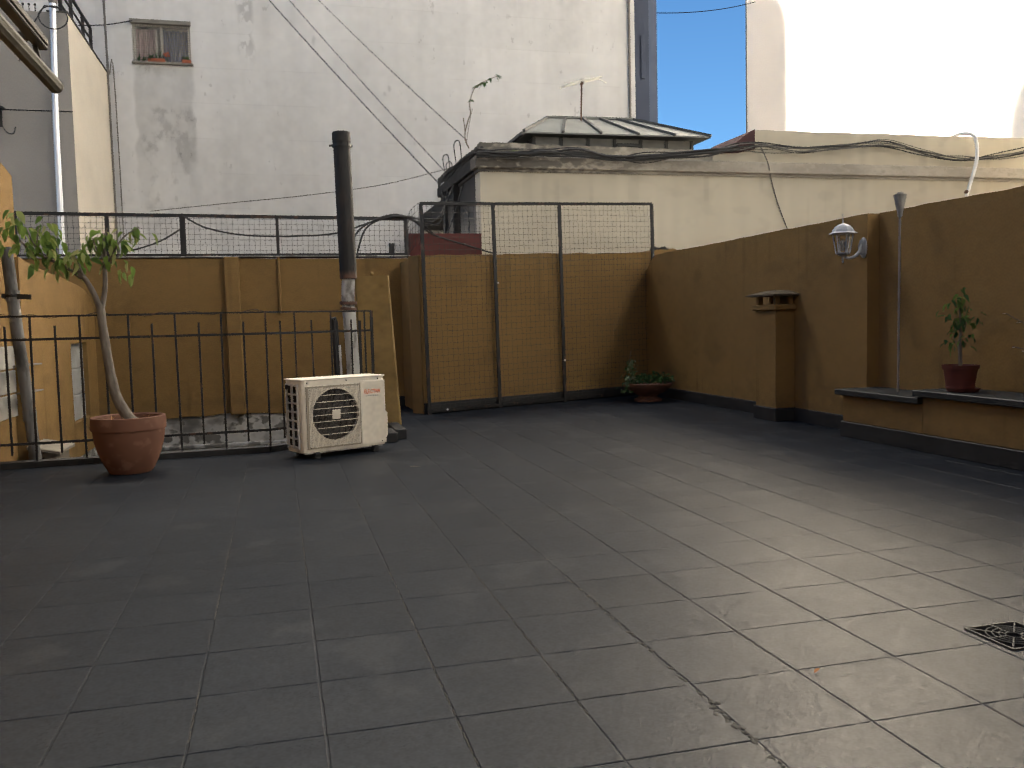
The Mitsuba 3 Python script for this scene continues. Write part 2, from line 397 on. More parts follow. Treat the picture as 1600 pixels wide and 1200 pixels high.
def pose(p, yaw, pitch, roll=0.0, s=1.0):
    return T().translate([float(x) for x in p]).rotate([0, 0, 1], math.degrees(yaw)).rotate([0, 1, 0], math.degrees(pitch)).rotate([1, 0, 0], math.degrees(roll)).scale(float(s))

def posed(mesh, p, yaw, pitch, roll=0.0, s=1.0):
    m = mesh.copy()
    m.apply_transform(np.array(pose(p, yaw, pitch, roll, s).matrix, float))
    return m

# ------------------------------------------------------------------ terrace floor: painted tiles on a screed
structure('floor', 'roof terrace floor of large square tiles painted dark grey')
KA, KB = np.array([-0.12, 8.93]), np.array([0.97, 9.61])          # bend and end of the railing line
def kerb_y(x):
    return 8.81 + 0.05 * (x + 2.4) if x < KA[0] else KA[1] + (x - KA[0]) * (KB[1] - KA[1]) / (KB[0] - KA[0])
outline = Polygon([(-2.51, -2.2), (5.9, -2.2), (5.9, 13.4), (1.85, 12.9), (1.75, 13.25), (1.38, 13.25), (1.38, 10.2), (1.22, 9.62), (KB[0], KB[1]), (KA[0], KA[1]), (-2.51, 8.805)])
slab = trimesh.creation.extrude_polygon(outline, 0.35, engine='earcut')
slab.apply_translation([0, 0, -0.3530])
add('floor__screed', slab, 'm_floor')
DX, DY, X0, Y0 = 0.3953, 0.41, -0.303, 2.225

def tile_mesh(seed, gl=0.003, gr=0.003, x0=0.0, x1=DX, y0=0.0, y1=DY, wob=0.0013):
    r = np.random.default_rng(seed)
    n = 9
    gy = 0.0005 + 0.0009 * r.random()
    gl, gr = gl * (0.65 + 0.4 * r.random()), gr * (0.65 + 0.4 * r.random())
    a = lambda k, lo, hi: np.linspace(lo, hi, k, endpoint=False)
    xs0, xs1, ys0, ys1 = x0 + gl, x1 - gr, y0 + gy, y1 - gy
    pts = [(x, ys0) for x in a(n, xs0, xs1)] + [(xs1, y) for y in a(n, ys0, ys1)] + [(x, ys1) for x in a(n, xs1, xs0)] + [(xs0, y) for y in a(n, ys1, ys0)]
    P = np.array(pts)
    m = len(P)
    c = np.array([(xs0 + xs1) / 2, (ys0 + ys1) / 2])
    P = P + (r.random((m, 2)) - 0.5) * 2 * wob * (1 + (gl + gr > 0.01) * 1.5)
    inw = np.sign(c - P) * 0.003
    e = 0.0012 * (r.random(m) - 0.5)
    tilt = (r.random(2) - 0.5) * 0.0042
    top = lambda Q: (Q - c) @ tilt
    I = P + inw
    V = np.vstack([np.c_[I, top(I)], np.c_[P, top(P) - 0.0018 + e], np.c_[P, np.full(m, -0.012)], [[*c, 0.0]]])
    F = []
    for i in range(m):
        j = (i + 1) % m
        F += [(3 * m, i, j), (i, m + i, m + j), (i, m + j, j), (m + i, 2 * m + i, 2 * m + j), (m + i, 2 * m + j, m + j)]
    return trimesh.Trimesh(V, np.array(F), process=False)

HEAVY = X0 + 4 * DX                                              # the joint that has broken open
variants = {}
tiles = []
eye2 = EYE[:2]
for i in range(-6, 17):
    for j in range(-11, 28):
        x, y = X0 + i * DX, Y0 + j * DY
        sq = sbox(x, y, x + DX, y + DY).intersection(outline)
        if sq.area < 0.01 or sq.geom_type != 'Polygon':
            continue
        c = np.array([x + DX / 2, y + DY / 2, 0.0])
        d = c - EYE
        fwd = d @ FW
        side = d @ np.cross(FW, UP)
        seen = fwd > 0.6 and abs(side) < 0.60 * fwd + 0.3 and abs(d @ UP) < 0.44 * fwd + 0.3
        tiles.append((not seen, fwd if seen else 99, i, j, x, y, sq))
tiles.sort(key=lambda t: t[:4])
rest = []
DRAIN = (2.60, 2.63)
for n, (hid, fwd, i, j, x, y, sq) in enumerate(tiles):
    full = sq.area > 0.995 * DX * DY
    near = n < 300 and not hid
    if full:
        right, left = i == 3, i == 4
        kind = (right, left, (i * 7 + j * 13) % 9 if not (right or left) else (j % 5))
        if kind not in variants:
            variants[kind] = (tile_mesh(hash(kind) % 1000 if False else 100 * right + 200 * left + kind[2], 0.009 if left else 0.003, 0.008 if right else 0.003), {})
        mesh, memo = variants[kind]
        if near:
            if not memo:
                memo['d'] = mikit.ply(mesh, 'm_floor', smooth=20)
            add('floor__tile', memo['d'], None, to=T().translate([x, y, 0.0]))
        else:
            m = mesh.copy(); m.apply_translation([x, y, 0]); rest.append(m)
    else:
        g = sq.buffer(-0.0025)
        if g.area < 0.004 or g.geom_type != 'Polygon':
            continue
        m = trimesh.creation.extrude_polygon(g, 0.012, engine='earcut'); m.apply_translation([0, 0, -0.0122])
        if near:
            add('floor__tile', m, 'm_floor')
        else:
            rest.append(m)
add('floor__outer_tiles', cat(rest), 'm_floor', smooth=20)
labels['floor__outer_tiles'] = {'kind': 'stuff'}
# broken mortar along the open joint
crumbs = []
for y in np.arange(2.0, 6.6, 0.012):
    dens = 0.55 * (1 if y < 3.9 else 0.35) * (2.2 if 2.30 < y < 2.52 else 1.0) * (0.25 + meshkit.noise(np.array([y * 3.0, 0.3, 0.7])))
    if rng.random() < dens:
        s = 0.003 + 0.006 * rng.random() ** 2 + (0.006 * rng.random() if 2.30 < y < 2.5 else 0)
        b = trimesh.creation.icosphere(subdivisions=1, radius=s)
        b.vertices *= (rng.random((len(b.vertices), 1)) * 0.5 + 0.7) * np.array([1.3, 1.6, 0.42])
        b.apply_translation([HEAVY + (rng.random() - 0.5) * (0.016 if not 2.3 < y < 2.52 else 0.05), y, -0.001])
        crumbs.append(b)
for k in (0, 1, 2, 3, 5, 6):                                     # thin ridges of old filler left in the other joints
    x = X0 + k * DX
    for y in np.arange(1.9, 8.3, 0.02):
        if meshkit.noise(np.array([y * 1.7, k * 3.3, 0.2])) > 0.50 and rng.random() < 0.75:
            b = trimesh.creation.icosphere(subdivisions=0, radius=0.0042)
            b.vertices *= np.array([0.75, 3.2, 0.40 + 0.2 * rng.random()])
            b.apply_translation([x + (rng.random() - 0.5) * 0.003, y, -0.001])
            crumbs.append(b)
add('floor__mortar_crumbs', cat(crumbs), 'm_crumb')
labels['floor__mortar_crumbs'] = {'kind': 'stuff'}

# kerb under the railing
structure('kerb', 'low dark painted kerb along the edge of the terrace')
def kerb_piece(p, q, w, z1, z0=-0.30):
    p, q = np.array(p, float), np.array(q, float)
    d = (q - p) / np.linalg.norm(q - p); nrm = np.array([-d[1], d[0]])
    P = Polygon([p - nrm * 0.03, q - nrm * 0.03, q + nrm * (w - 0.03), p + nrm * (w - 0.03)])
    m = trimesh.creation.extrude_polygon(P, z1 - z0, engine='earcut'); m.apply_translation([0, 0, z0]); return m
add('kerb', cat([kerb_piece((-2.51, 8.805), KA, 0.14, 0.055), kerb_piece(KA, KB, 0.14, 0.056)]), 'm_skirt')
add('kerb__end_block', bx(0.86, 1.16, 9.10, 9.54, 0.0, 0.10, 0.006), 'm_skirt')
add('kerb__end_block', bx(1.163, 1.285, 9.32, 10.04, 0.0, 0.105, 0.006), 'm_skirt')
structure('light_well_floor', 'floor of the light well below the terrace')
add('light_well_floor', bx(-2.4, 1.4, 8.9, 13.2, -3.3, -3.0), 'm_plaster')
structure('ground', 'street level ground around the buildings')
add('ground', bx(-260, 260, -200, 320, -9.0, -8.5), 'm_asphalt')

# ------------------------------------------------------------------ the house the terrace belongs to (behind and left of the camera)
h = thing('house', 'ochre house wing beside the terrace, its wall stepping up at the left edge', 'house')
add(h + '__wall', prism_x(Polygon([(-2.3, -8.5), (9.60, -8.5), (9.60, 1.9), (9.98, 1.9), (9.98, 2.78), (9.60, 2.86), (9.5, 3.4), (8.2, 3.4), (8.2, 3.95), (-2.3, 3.95)]), -3.4, -2.50), 'm_ochre')
add(h + '__rear_wall', bx(-3.4, 7.0, -6.5, -2.3, -8.5, 4.2), 'm_ochre')
for x in (-0.9, 2.7):
    f = add(h + '__window', bx(x, x + 1.3, -2.32, -2.24, 0.95, 2.2, 0.005), 'm_frame')
    add(f + '__pane', bx(x + 0.08, x + 1.22, -2.25, -2.232, 1.03, 2.12), 'm_windowglass')
f = add(h + '__door', bx(1.05, 1.95, -2.32, -2.25, 0.0, 2.1, 0.005), 'm_frame')
add(f + '__pane', bx(1.15, 1.85, -2.26, -2.238, 0.9, 2.0), 'm_windowglass')
add(h + '__roof_edge', bx(-3.5, 7.1, -6.6, -2.2, 4.2, 4.32, 0.01), 'm_skirt')

# ------------------------------------------------------------------ side wall with the curved top, beyond the railing
w = thing('side_wall', 'bright ochre wall with a curved top behind the left part of the railing', 'wall')
N1, N2 = (9.02, 9.76, 0.40, 1.10), (11.66, 12.62, 0.10, 1.08)
top = [(13.22, 1.35), (13.20, 1.50), (13.05, 1.64), (12.77, 1.742), (12.35, 1.79), (11.86, 1.823), (11.1, 1.862), (10.24, 1.895), (9.62, 1.955)]
outer = Polygon([(9.62, -0.32), (13.2, -0.32)] + top)
holes = [Polygon([(a, c), (b - 0.02, c + 0.02), (b, (c + d) / 2), (b - 0.015, d), (a + 0.01, d - 0.01), (a - 0.02, (c + d) / 2 + 0.1)]) for a, b, c, d in (N2,)]
wl = outer.difference(holes[0])
add(w + '__wall', prism_x(wl, -2.52, -2.40), 'm_ochre')
add(w + '__footing', prism_x(Polygon([(9.62, -8.5), (13.2, -8.5), (13.2, -0.322)] + [(y, -0.33 + 0.03 * (random.random() - 0.5)) for y in np.arange(13.1, 9.7, -0.12)] + [(9.62, -0.322)]), -2.55, -2.418), 'm_plaster')
for a, b, c, d in (N1, N2):
    nm = w + '__niche'
    zs = np.linspace(c, d, 4)
    off = 0.0
    if a < 9.5:
        off = -0.030                                               # this one is set in the house side of the wall
    k0 = add(nm, bx(-2.55, -2.475 + off, a - 0.05, b + 0.05, c - 0.04, d + 0.04), 'm_niche')
    for q in range(3):
        add(k0 + '__block', bx(-2.473 + off, -2.455 + off, a + 0.012, b - 0.012, zs[q] + 0.008, zs[q + 1] - 0.008, 0.006), 'm_niche')
add(w + '__ledge', bx(-2.399, -2.27, 9.2, 9.74, 0.90, 0.915, 0.003), 'm_meter')
add(w + '__ledge', bx(-2.399, -2.28, 9.25, 9.78, 0.64, 0.652, 0.003), 'm_meter')
labels[w + '__niche'] = {'label': 'unpainted pale niche behind the grey drainpipe'}
labels[w + '__niche_001'] = {'label': 'tall unpainted pale niche right of the drainpipe'}
b = thing('meter_box', 'grey box with a sloped lid low on the ochre side wall behind the railing', 'box')
add(b + '__body', bx(-2.395, -2.15, 9.52, 10.1, -0.75, 0.045, 0.006), 'm_meter')
lid = trimesh.convex.convex_hull(np.array([(x, y, z) for y in (9.48, 10.16) for x, z in ((-2.396, 0.085), (-2.396, 0.11), (-2.10, 0.02), (-2.10, 0.045))]))
add(b + '__lid', lid, 'm_lid')
for k in range(9):
    add(b + '__slat', bx(-2.385, -2.25, 9.508, 9.518, -0.26 + 0.03 * k, -0.245 + 0.03 * k), 'm_black')

d = thing('drainpipe', 'weathered grey drainpipe rising behind the left end of the railing', 'pipe')
dp = curve([(-2.20, 9.12, -1.2), (-2.225, 9.10, -0.04), (-2.255, 9.06, 0.6), (-2.295, 9.02, 1.25), (-2.325, 9.0, 1.80), (-2.34, 9.0, 1.99)], 24)
add(d + '__tube', tube(dp, 0.052, 14), 'm_zinc', smooth=40)
for z in (0.52, 1.62):
    q = dp[np.argmin(abs(dp[:, 2] - z))]
    add(d + '__collar', tube([q - [0, 0, 0.05], q + [0, 0, 0.05]], 0.060, 14), 'm_zinc', smooth=40)
q = dp[np.argmin(abs(dp[:, 2] - 1.52))]
add(d + '__strap', cat([beam(q + [-0.08, -0.03, 0], q + [0.16, -0.03, -0.012], 0.02, 0.045), tube([q - [0, 0, 0.012], q + [0, 0, 0.012]], 0.064, 14)]), 'm_iron')

# ------------------------------------------------------------------ back wall of the light well, with its mesh fence
w = thing('back_wall', 'long brown wall behind the railing, with a pilaster and a bare plaster foot', 'wall')
add(w + '__wall', prism(Polygon([(-4.2, -0.02)] + [(x, -0.02 + 0.05 * (meshkit.noise(np.array([x * 4, 0.1, 0.2])) - 0.3)) for x in np.arange(-4.1, 1.9, 0.09)] + [(1.95, -0.02)] + uneven(1.95, -4.2, 2.183, 2.20, 0.005, 0.2, 3)), 13.2, 13.42), 'm_ochre')
add(w + '__plaster_foot', bx(-4.2, 1.95, 13.235, 13.45, -8.5, 0.04), 'm_plaster')
add(w + '__ledge', bx(-2.3, 1.3, 13.12, 13.234, -0.47, -0.42, 0.008), 'm_plaster')
add(w + '__pilaster', bx(-0.68, -0.478, 13.09, 13.199, -0.01, 2.205, 0.012), 'm_ochre')
add(w + '__coping', bx(-4.2, 1.95, 13.17, 13.44, 2.206, 2.226, 0.004), 'm_plaster')
add(w + '__dark_skirting', bx(1.395, 1.95, 13.17, 13.199, -0.01, 0.14, 0.004), 'm_skirt')
add(w + '__pipe', tube([(0.062, 13.17, 1.40), (0.062, 13.17, 2.2)], 0.022, 8), 'm_ochre', smooth=40)

fence = thing('mesh_fence', 'long low fence of wire mesh in dark frames along the top of the back wall', 'fence')
FY, FZ0, FZ1 = 13.30, 2.245, 2.80
add(fence + '__top_rail', beam((-4.0, FY, FZ1 + 0.02), (1.93, FY, FZ1 - 0.03), 0.035, 0.045), 'm_iron')
add(fence + '__bottom_rail', beam((-4.0, FY, FZ0), (1.93, FY, FZ0), 0.035, 0.04), 'm_iron')
for x, wd in ((-3.33, 0.05), (-2.19, 0.05), (-1.215, 0.075), (0.066, 0.04), (1.915, 0.055)):
    add(fence + '__post', beam((x, FY - 0.01, FZ0), (x, FY - 0.01, FZ1), wd, 0.05), 'm_iron')
wires = [beam((x, FY, FZ0), (x, FY, FZ1), 0.0044) for x in np.arange(-3.95, 1.9, 0.074)] + [beam((-4.0, FY - 0.006, z + 0.02), (1.92, FY - 0.006, z - 0.02), 0.0044) for z in np.arange(FZ0 + 0.07, FZ1 - 0.02, 0.074)]
add(fence + '__wire_mesh', cat(wires), 'm_wire')
labels[fence + '__wire_mesh'] = {'kind': 'stuff'}
s = thing('iron_stub', 'short iron post stub standing on the back wall beside the black flue', 'post')
add(s, beam((1.685, 13.22, 2.20), (1.69, 13.22, 2.40), 0.075), 'm_iron')

# ------------------------------------------------------------------ rear wall with the tall mesh screen in front
RL, RR = np.array([1.86, 11.74]), np.array([5.95, 13.33])
rd = (RR - RL) / np.linalg.norm(RR - RL); rn = np.array([-rd[1], rd[0]])
RM = np.eye(4); RM[:2, 0] = rd; RM[:2, 1] = rn; RM[:2, 3] = RL       # x along the wall, y into it
LW = float(np.linalg.norm(RR - RL))
def on_rear(m):
    m = m.copy(); m.apply_transform(RM); return m
w = thing('rear_wall', 'brown wall behind the tall mesh screen, a broken bit at its right end', 'wall')
add(w + '__wall', on_rear(prism(Polygon([(0, -8.5), (LW + 0.5, -8.5), (LW + 0.5, 2.30), (LW + 0.42, 2.34), (LW + 0.3, 2.31), (LW + 0.1, 2.315)] + uneven(LW - 0.15, 0.0, 2.262, 2.112, 0.008, 0.15, 5)), 0.0, 0.30)), 'm_ochre')
add(w + '__skirting', on_rear(bx(0.0, LW - 0.2, -0.022, -0.001, 0.0, 0.15, 0.004)), 'm_skirt')
rw = add(w + '__return', trimesh.creation.extrude_polygon(Polygon([(1.862, 11.76), (1.90, 12.0), (1.93, 13.19), (1.80, 13.19), (1.845, 11.75)]), 2.12, engine='earcut'), 'm_ochre')
rubble = []
r_ = np.random.default_rng(11)
for k in range(9):
    q = trimesh.creation.icosphere(subdivisions=1, radius=0.03 + 0.035 * r_.random())
    q.vertices *= 0.7 + 0.6 * r_.random((len(q.vertices), 1))
    q.apply_translation([LW + 0.02 + 0.42 * r_.random(), 0.04 + 0.2 * r_.random(), 2.315])
    rubble.append(q)
add(w + '__broken_top', on_rear(cat(rubble)), 'm_crumb')

s = thing('mesh_screen', 'tall screen of three wire mesh panels in a dark frame before the rear wall', 'screen')
PS = [(0.06, 2.775), (1.195, 2.842), (2.40, 2.91), (4.24, 3.015)]
PX = [0.02, 1.17, 2.355, 4.235]
def sc(u, z, o=-0.075):
    q = RL + rd * u + rn * o
    return (q[0], q[1], z)
for k, (u0, (ut, zt)) in enumerate(zip(PX, [(0.0, 2.78), (1.15, 2.842), (2.335, 2.91), (4.225, 3.015)])):
    add(s + '__post', beam(sc(u0 + 0.02, 0.0), sc(ut, zt), 0.045, 0.04), 'm_iron')
for k in range(3):
    zt = (2.78, 2.842, 2.91, 3.015)
    add(s + '__top_rail', beam(sc(PX[k] - 0.02 + 0.023 * (k > 0), zt[k] + 0.0), sc(PX[k + 1] - 0.023, zt[k + 1]), 0.04, 0.04), 'm_iron')
    add(s + '__bottom_rail', beam(sc(PX[k] + 0.043, 0.045), sc(PX[k + 1] - 0.003, 0.045), 0.035, 0.035), 'm_iron')
    ws = []
    n = max(2, int((PX[k + 1] - PX[k]) / 0.082))
    for q in range(1, n):
        f_ = q / n
        ua, ub = PX[k] + 0.02 + (PX[k + 1] - PX[k]) * f_, PX[k] - 0.02 + (PX[k + 1] - PX[k]) * f_
        w1, w2, w3 = rng.normal(0, 0.004, 3)
        zt_ = zt[k] + (zt[k + 1] - zt[k]) * f_
        ws.append(tube([sc(ua, 0.05, -0.080), sc((ua + ub) / 2 + w1, zt_ * 0.35, -0.080 + w2), sc((ua + ub) / 2 + w2, zt_ * 0.7, -0.080 + w3), sc(ub, zt_, -0.080)], 0.0022, 4))
    for z in np.arange(0.12, 2.98, 0.082):
        if z < zt[k] - 0.02:
            w1 = rng.normal(0, 0.004)
            z2 = min(z * zt[k + 1] / zt[k], z + 0.08)
            ws.append(tube([sc(PX[k], z, -0.070), sc(PX[k] * 0.6 + PX[k + 1] * 0.4, z * 0.6 + z2 * 0.4 + w1, -0.072), sc(PX[k + 1], z2, -0.070)], 0.0022, 4))
    m_ = add(s + '__mesh_panel', cat(ws), 'm_wire')
    labels[m_] = {'kind': 'stuff'}
for u, z in ((1.185, 1.75), (2.36, 0.62), (4.24, 1.55), (0.30, 0.05), (4.24, 0.5)):
    add(s + '__bolt', trimesh.creation.icosphere(subdivisions=1, radius=0.016).apply_translation(sc(u, z, -0.105)), 'm_silver')

g = thing('wire_guard', 'curved sheet of loose wire mesh bridging the low fence and tall screen', 'wire mesh')
ws = []
arc = [np.array([1.915 - 0.05 * math.sin(t * PI), 13.27 - 1.50 * t, 2.66 + 0.16 * math.sin(t * PI / 2)]) for t in np.linspace(0, 1, 9)]
for k in range(7):
    ws.append(tube([q - np.array([0, 0, 0.09 * k]) for q in arc], 0.003, 4))
for q in arc:
    ws.append(beam(q, q - np.array([0, 0, 0.54]), 0.0055))
add(g, cat(ws), 'm_wire')

# ------------------------------------------------------------------ boundary wall on the right
w = thing('boundary_wall', 'long brown garden wall closing the terrace on the right', 'wall')
def wall_pts(y0, y1, z0, z1, s):
    return Polygon([(y0, -8.5), (y1, -8.5)] + uneven(y1, y0, z1, z0, 0.006, 0.16, s))
add(w + '__near_section', prism_x(wall_pts(-6.0, 7.72, 2.205, 2.205, 6), 5.86, 6.12), 'm_ochre')
add(w + '__far_section', prism_x(Polygon([(7.72, -8.5), (13.5, -8.5), (13.5, 1.9), (13.15, 1.99), (13.0, 2.12), (12.85, 2.185)] + uneven(12.6, 7.72, 2.19, 2.20, 0.006, 0.16, 8)), 5.72, 6.12), 'm_ochre')
add(w + '__skirting', bx(5.695, 5.719, 7.6, 13.3, 0.0, 0.15, 0.004), 'm_skirt')
add(w + '__skirting', bx(5.835, 5.859, -2.2, 5.0, 0.0, 0.15, 0.004), 'm_skirt')

# planters of masonry along it
def planter(name, y0, y1, xf, zt, label):
    p = thing(name, label, 'planter', 'masonry planters along the right wall')
    xb = 5.718 if y1 > 7.72 and False else 5.858
    add(p + '__wall', bx(xf, xb, y0, y1, 0.151, zt - 0.056, 0.008), 'm_ochre')
    add(p + '__skirting', bx(xf - 0.018, xb, y0, y1 + 0.012, 0.0, 0.151, 0.006), 'm_skirt')
    add(p + '__coping', bx(xf - 0.055, xb + 0.0, y0, y1 + 0.06, zt - 0.055, zt, 0.006), 'm_slate')
    return p
planter('masonry_planter', 6.53, 7.66, 5.40, 0.468, 'low brown masonry planter with dark slab top where the pole stands')
planter('masonry_planter', 2.2, 6.527, 5.392, 0.535, 'taller brown masonry planter with dark slab top carrying the red pot')

# vented chimney against the wall
c = thing('vent_chimney', 'small square brown chimney with a flat cap against the right wall', 'chimney')
CX0, CX1, CY0, CY1 = 5.47, 5.717, 9.0, 9.44
add(c + '__shaft', bx(CX0, CX1, CY0, CY1, 0.151, 1.27, 0.006), 'm_ochre')
add(c + '__skirting', bx(CX0 - 0.02, CX1, CY0 - 0.02, CY1 + 0.02, 0.0, 0.151, 0.006), 'm_skirt')
add(c + '__collar', bx(CX0 - 0.035, CX1, CY0 - 0.035, CY1 + 0.035, 1.271, 1.335, 0.008), 'm_ochre')
for x in (CX0 + 0.005, CX1 - 0.07):
    for y in (CY0 + 0.005, CY1 - 0.07):
        add(c + '__post', bx(x, x + 0.055, y, y + 0.055, 1.334, 1.43), 'm_ochre')
cap = trimesh.convex.convex_hull(np.array([(CX0 - 0.08, CY0 - 0.08, 1.431), (CX1, CY0 - 0.08, 1.431), (CX0 - 0.08, CY1 + 0.08, 1.431), (CX1, CY1 + 0.08, 1.431), (CX0 - 0.08, CY0 - 0.08, 1.45), (CX1, CY0 - 0.08, 1.45), (CX0 - 0.08, CY1 + 0.08, 1.45), (CX1, CY1 + 0.08, 1.45), (CX0 + 0.08, CY0 + 0.12, 1.497), (CX1, CY0 + 0.12, 1.497), (CX0 + 0.08, CY1 - 0.12, 1.497), (CX1, CY1 - 0.12, 1.497)]))
add(c + '__cap', cap, 'm_capstone')

# ------------------------------------------------------------------ railing
r = thing('railing', 'black iron railing of alternating tall and short bars along the terrace edge', 'railing')
RA, RB, RC = np.array([-2.46, 8.82]), np.array([-0.11, 8.95]), np.array([0.985, 9.63])
def rail_pt(s):
    """point at distance s along the railing line"""
    a = np.linalg.norm(RB - RA)
    return RA + (RB - RA) * s / a if s <= a else RB + (RC - RB) * (s - a) / np.linalg.norm(RC - RB)
LA, LB = float(np.linalg.norm(RB - RA)), float(np.linalg.norm(RC - RB))
for nm, z, wd in (('top_rail', 1.362, 0.016), ('middle_rail', 1.155, 0.022), ('bottom_rail', 0.215, 0.022)):
    for a, bb in ((RA, RB), (RB, RC)):
        add(f'{r}__{nm}', beam((*a, z), (*bb, z), 0.012 if nm == 'top_rail' else 0.018, wd), 'm_iron')
ss = [0.11 + 0.2045 * k for k in range(12)] + [LA + t for t in (0.165, 0.335, 0.535, 0.765, 1.02, 1.20)]
for k, s_ in enumerate(ss):
    q = rail_pt(s_)
    tall = k % 2 == 1
    if k in (15, 17):
        tall = True
    if k == 16:
        tall = False
    z0, z1 = (0.05, 1.356) if tall else (0.115, 1.275)
    jig = rng.normal(0, 0.0035, 4)
    add(r + '__bar', beam((q[0] + jig[0], q[1] + jig[1], z0), (q[0] + jig[2], q[1] + jig[3], z1), 0.017), 'm_iron')
add(r + '__end_post', beam((*RC, 0.05), (*RC, 1.365), 0.03), 'm_iron')
add(r + '__bar', beam((*rail_pt(LA + 1.13), 0.05), (*rail_pt(LA + 1.13), 1.26), 0.028), 'm_iron')
k = thing('thin_wire', 'thin dark wire wound loosely along the top rail of the railing', 'wire')
wp = [(*rail_pt(s_), 1.366 + 0.012 * math.sin(s_ * 9) + 0.010 * math.sin(s_ * 23)) for s_ in np.linspace(0.0, LA, 60)]
add(k, tube(wp, 0.003, 5), 'm_cable')

# masonry stub with the flue
f = thing('masonry_stub', 'leaning rough brown masonry stub behind the air conditioner', 'wall stub')
st = trimesh.convex.convex_hull(np.array([(0.93, 10.06, 0.0), (1.318, 10.06, 0.0), (1.338, 10.085, 0.0), (0.93, 10.24, 0.0), (1.335, 10.24, 0.0), (0.90, 10.10, 0.0), (0.872, 10.06, 1.755), (1.224, 10.06, 1.767), (1.245, 10.085, 1.765), (0.872, 10.22, 1.755), (1.242, 10.22, 1.767)]))
st = st.subdivide().subdivide().subdivide().subdivide()
nv = meshkit.fbm(st.vertices * 6.0, 3, 4) - 0.5
st.vertices[:, 1] -= 0.02 * nv * (st.vertices[:, 1] < 10.08)
add(f + '__wall', st, 'm_ochre_rough_lit', smooth=30)
add(f + '__lump', trimesh.creation.icosphere(subdivisions=2, radius=0.022).apply_translation((1.06, 10.12, 1.785)), 'm_ochre_rough_lit', smooth=True)

f = thing('flue_pipe', 'tall flue pipe, black above and dirty white below, beside the masonry stub', 'pipe')
q0, q1 = np.array([0.788, 10.0, 1.755]), np.array([0.765, 10.0, 3.30])
ax = lambda t: q0 + (q1 - q0) * t
add(f + '__black_pipe', tube([ax(t) for t in np.linspace(-0.02, 1, 30)], 0.094 - 0.002 * np.linspace(0, 1, 30), 20), 'm_flue', smooth=40)
add(f + '__cap_ring', tube([ax(0.94), ax(1.0), ax(1.01)], [0.100, 0.100, 0.095], 20), 'm_flue', smooth=40)
add(f + '__clamp', cat([tube([ax(0.905), ax(0.925)], 0.103, 20), beam(ax(0.915) - [0.135, 0, 0], ax(0.915) - [0.09, 0, 0], 0.02), beam(ax(0.915) + [0.09, 0, 0], ax(0.915) + [0.118, 0, 0], 0.02)]), 'm_iron', smooth=40)
lower = curve([(0.79, 10.0, 1.76), (0.775, 10.0, 1.5), (0.785, 10.0, 1.25), (0.805, 10.0, 0.66), (0.82, 10.0, -0.6)], 20)
add(f + '__white_pipe', tube(lower, 0.072, 18), 'm_oldpipe', smooth=40)
add(f + '__collar', cat([tube([(0.776, 10.0, 1.44), (0.777, 10.0, 1.475)], 0.096, 18), tube([(0.777, 10.0, 1.38), (0.779, 10.0, 1.41)], 0.090, 18)]), 'm_rust', smooth=40)
k = thing('thin_pipe', 'slim pale pipe running down beside the white flue behind the railing', 'pipe')
add(k, tube(curve([(0.655, 9.95, 1.0), (0.665, 9.95, 0.4), (0.68, 9.95, -0.6)], 10), 0.022, 8), 'm_oldpipe', smooth=40)
k = thing('black_cables', 'dark taped cable bundle hanging left of the white flue', 'cable')
add(k, tube(curve([(0.60, 9.95, 1.30), (0.62, 9.96, 1.20), (0.625, 9.95, 0.8), (0.65, 9.95, 0.2), (0.66, 9.95, -0.6)], 20), 0.036, 8), 'm_cable', smooth=40)

# ------------------------------------------------------------------ air conditioner
AC = T().translate([0.187, 8.238, 0.06]).rotate([0, 0, 1], 24.6)
W, D, H = 0.877, 0.34, 0.66
a = thing('air_conditioner', 'cream outdoor air conditioner unit standing by the railing', 'air conditioner')
def ac(nm, mesh, m, smooth=False):
    return add(f'{a}__{nm}', mesh, m, smooth, to=AC)
# casing: a hollow shell with rounded front corners (x along the front, y into the depth)
def rrect(x0, x1, y0, y1, rr, n=6):
    p = sbox(x0 + rr, y0 + rr, x1 - rr, y1 - rr).buffer(rr, quad_segs=n)
    return p
shell = rrect(0, W, 0, D, 0.045).difference(rrect(0.012, W - 0.012, 0.012, D - 0.012, 0.035))
# the front has a round fan opening, the left end is open behind its grid: cut from the shell with manifold
import manifold3d as m3
def to_m3(m):
    return m3.Manifold(m3.Mesh(np.asarray(m.vertices, np.float32), np.asarray(m.faces, np.uint32)))
sh = m3.Manifold.extrude(m3.CrossSection([np.array(rrect(0, W, 0, D, 0.045).exterior.coords)[:0:-1]]), H)
inn = m3.Manifold.extrude(m3.CrossSection([np.array(rrect(0.012, W - 0.012, 0.012, D - 0.012, 0.035).exterior.coords)[:0:-1]]), H - 0.03).translate([0, 0, 0.015])
FX, FZ, FR = 0.335, 0.335, 0.238
cyl = m3.Manifold.cylinder(0.2, FR, FR, 64).rotate([-90, 0, 0]).translate([FX, -0.1, FZ])
lgrid = m3.Manifold.cube([0.2, D - 0.10, H - 0.09]).translate([-0.1, 0.055, 0.045])
back = m3.Manifold.cube([W - 0.2, 0.2, H - 0.1]).translate([0.05, D - 0.1, 0.05])
sh = sh - inn - cyl - lgrid - back
ac('casing', sh, 'm_ac', 25)
ac('lid', bx(-0.004, W + 0.004, -0.004, D + 0.004, H + 0.001, H + 0.012, 0.004), 'm_ac')
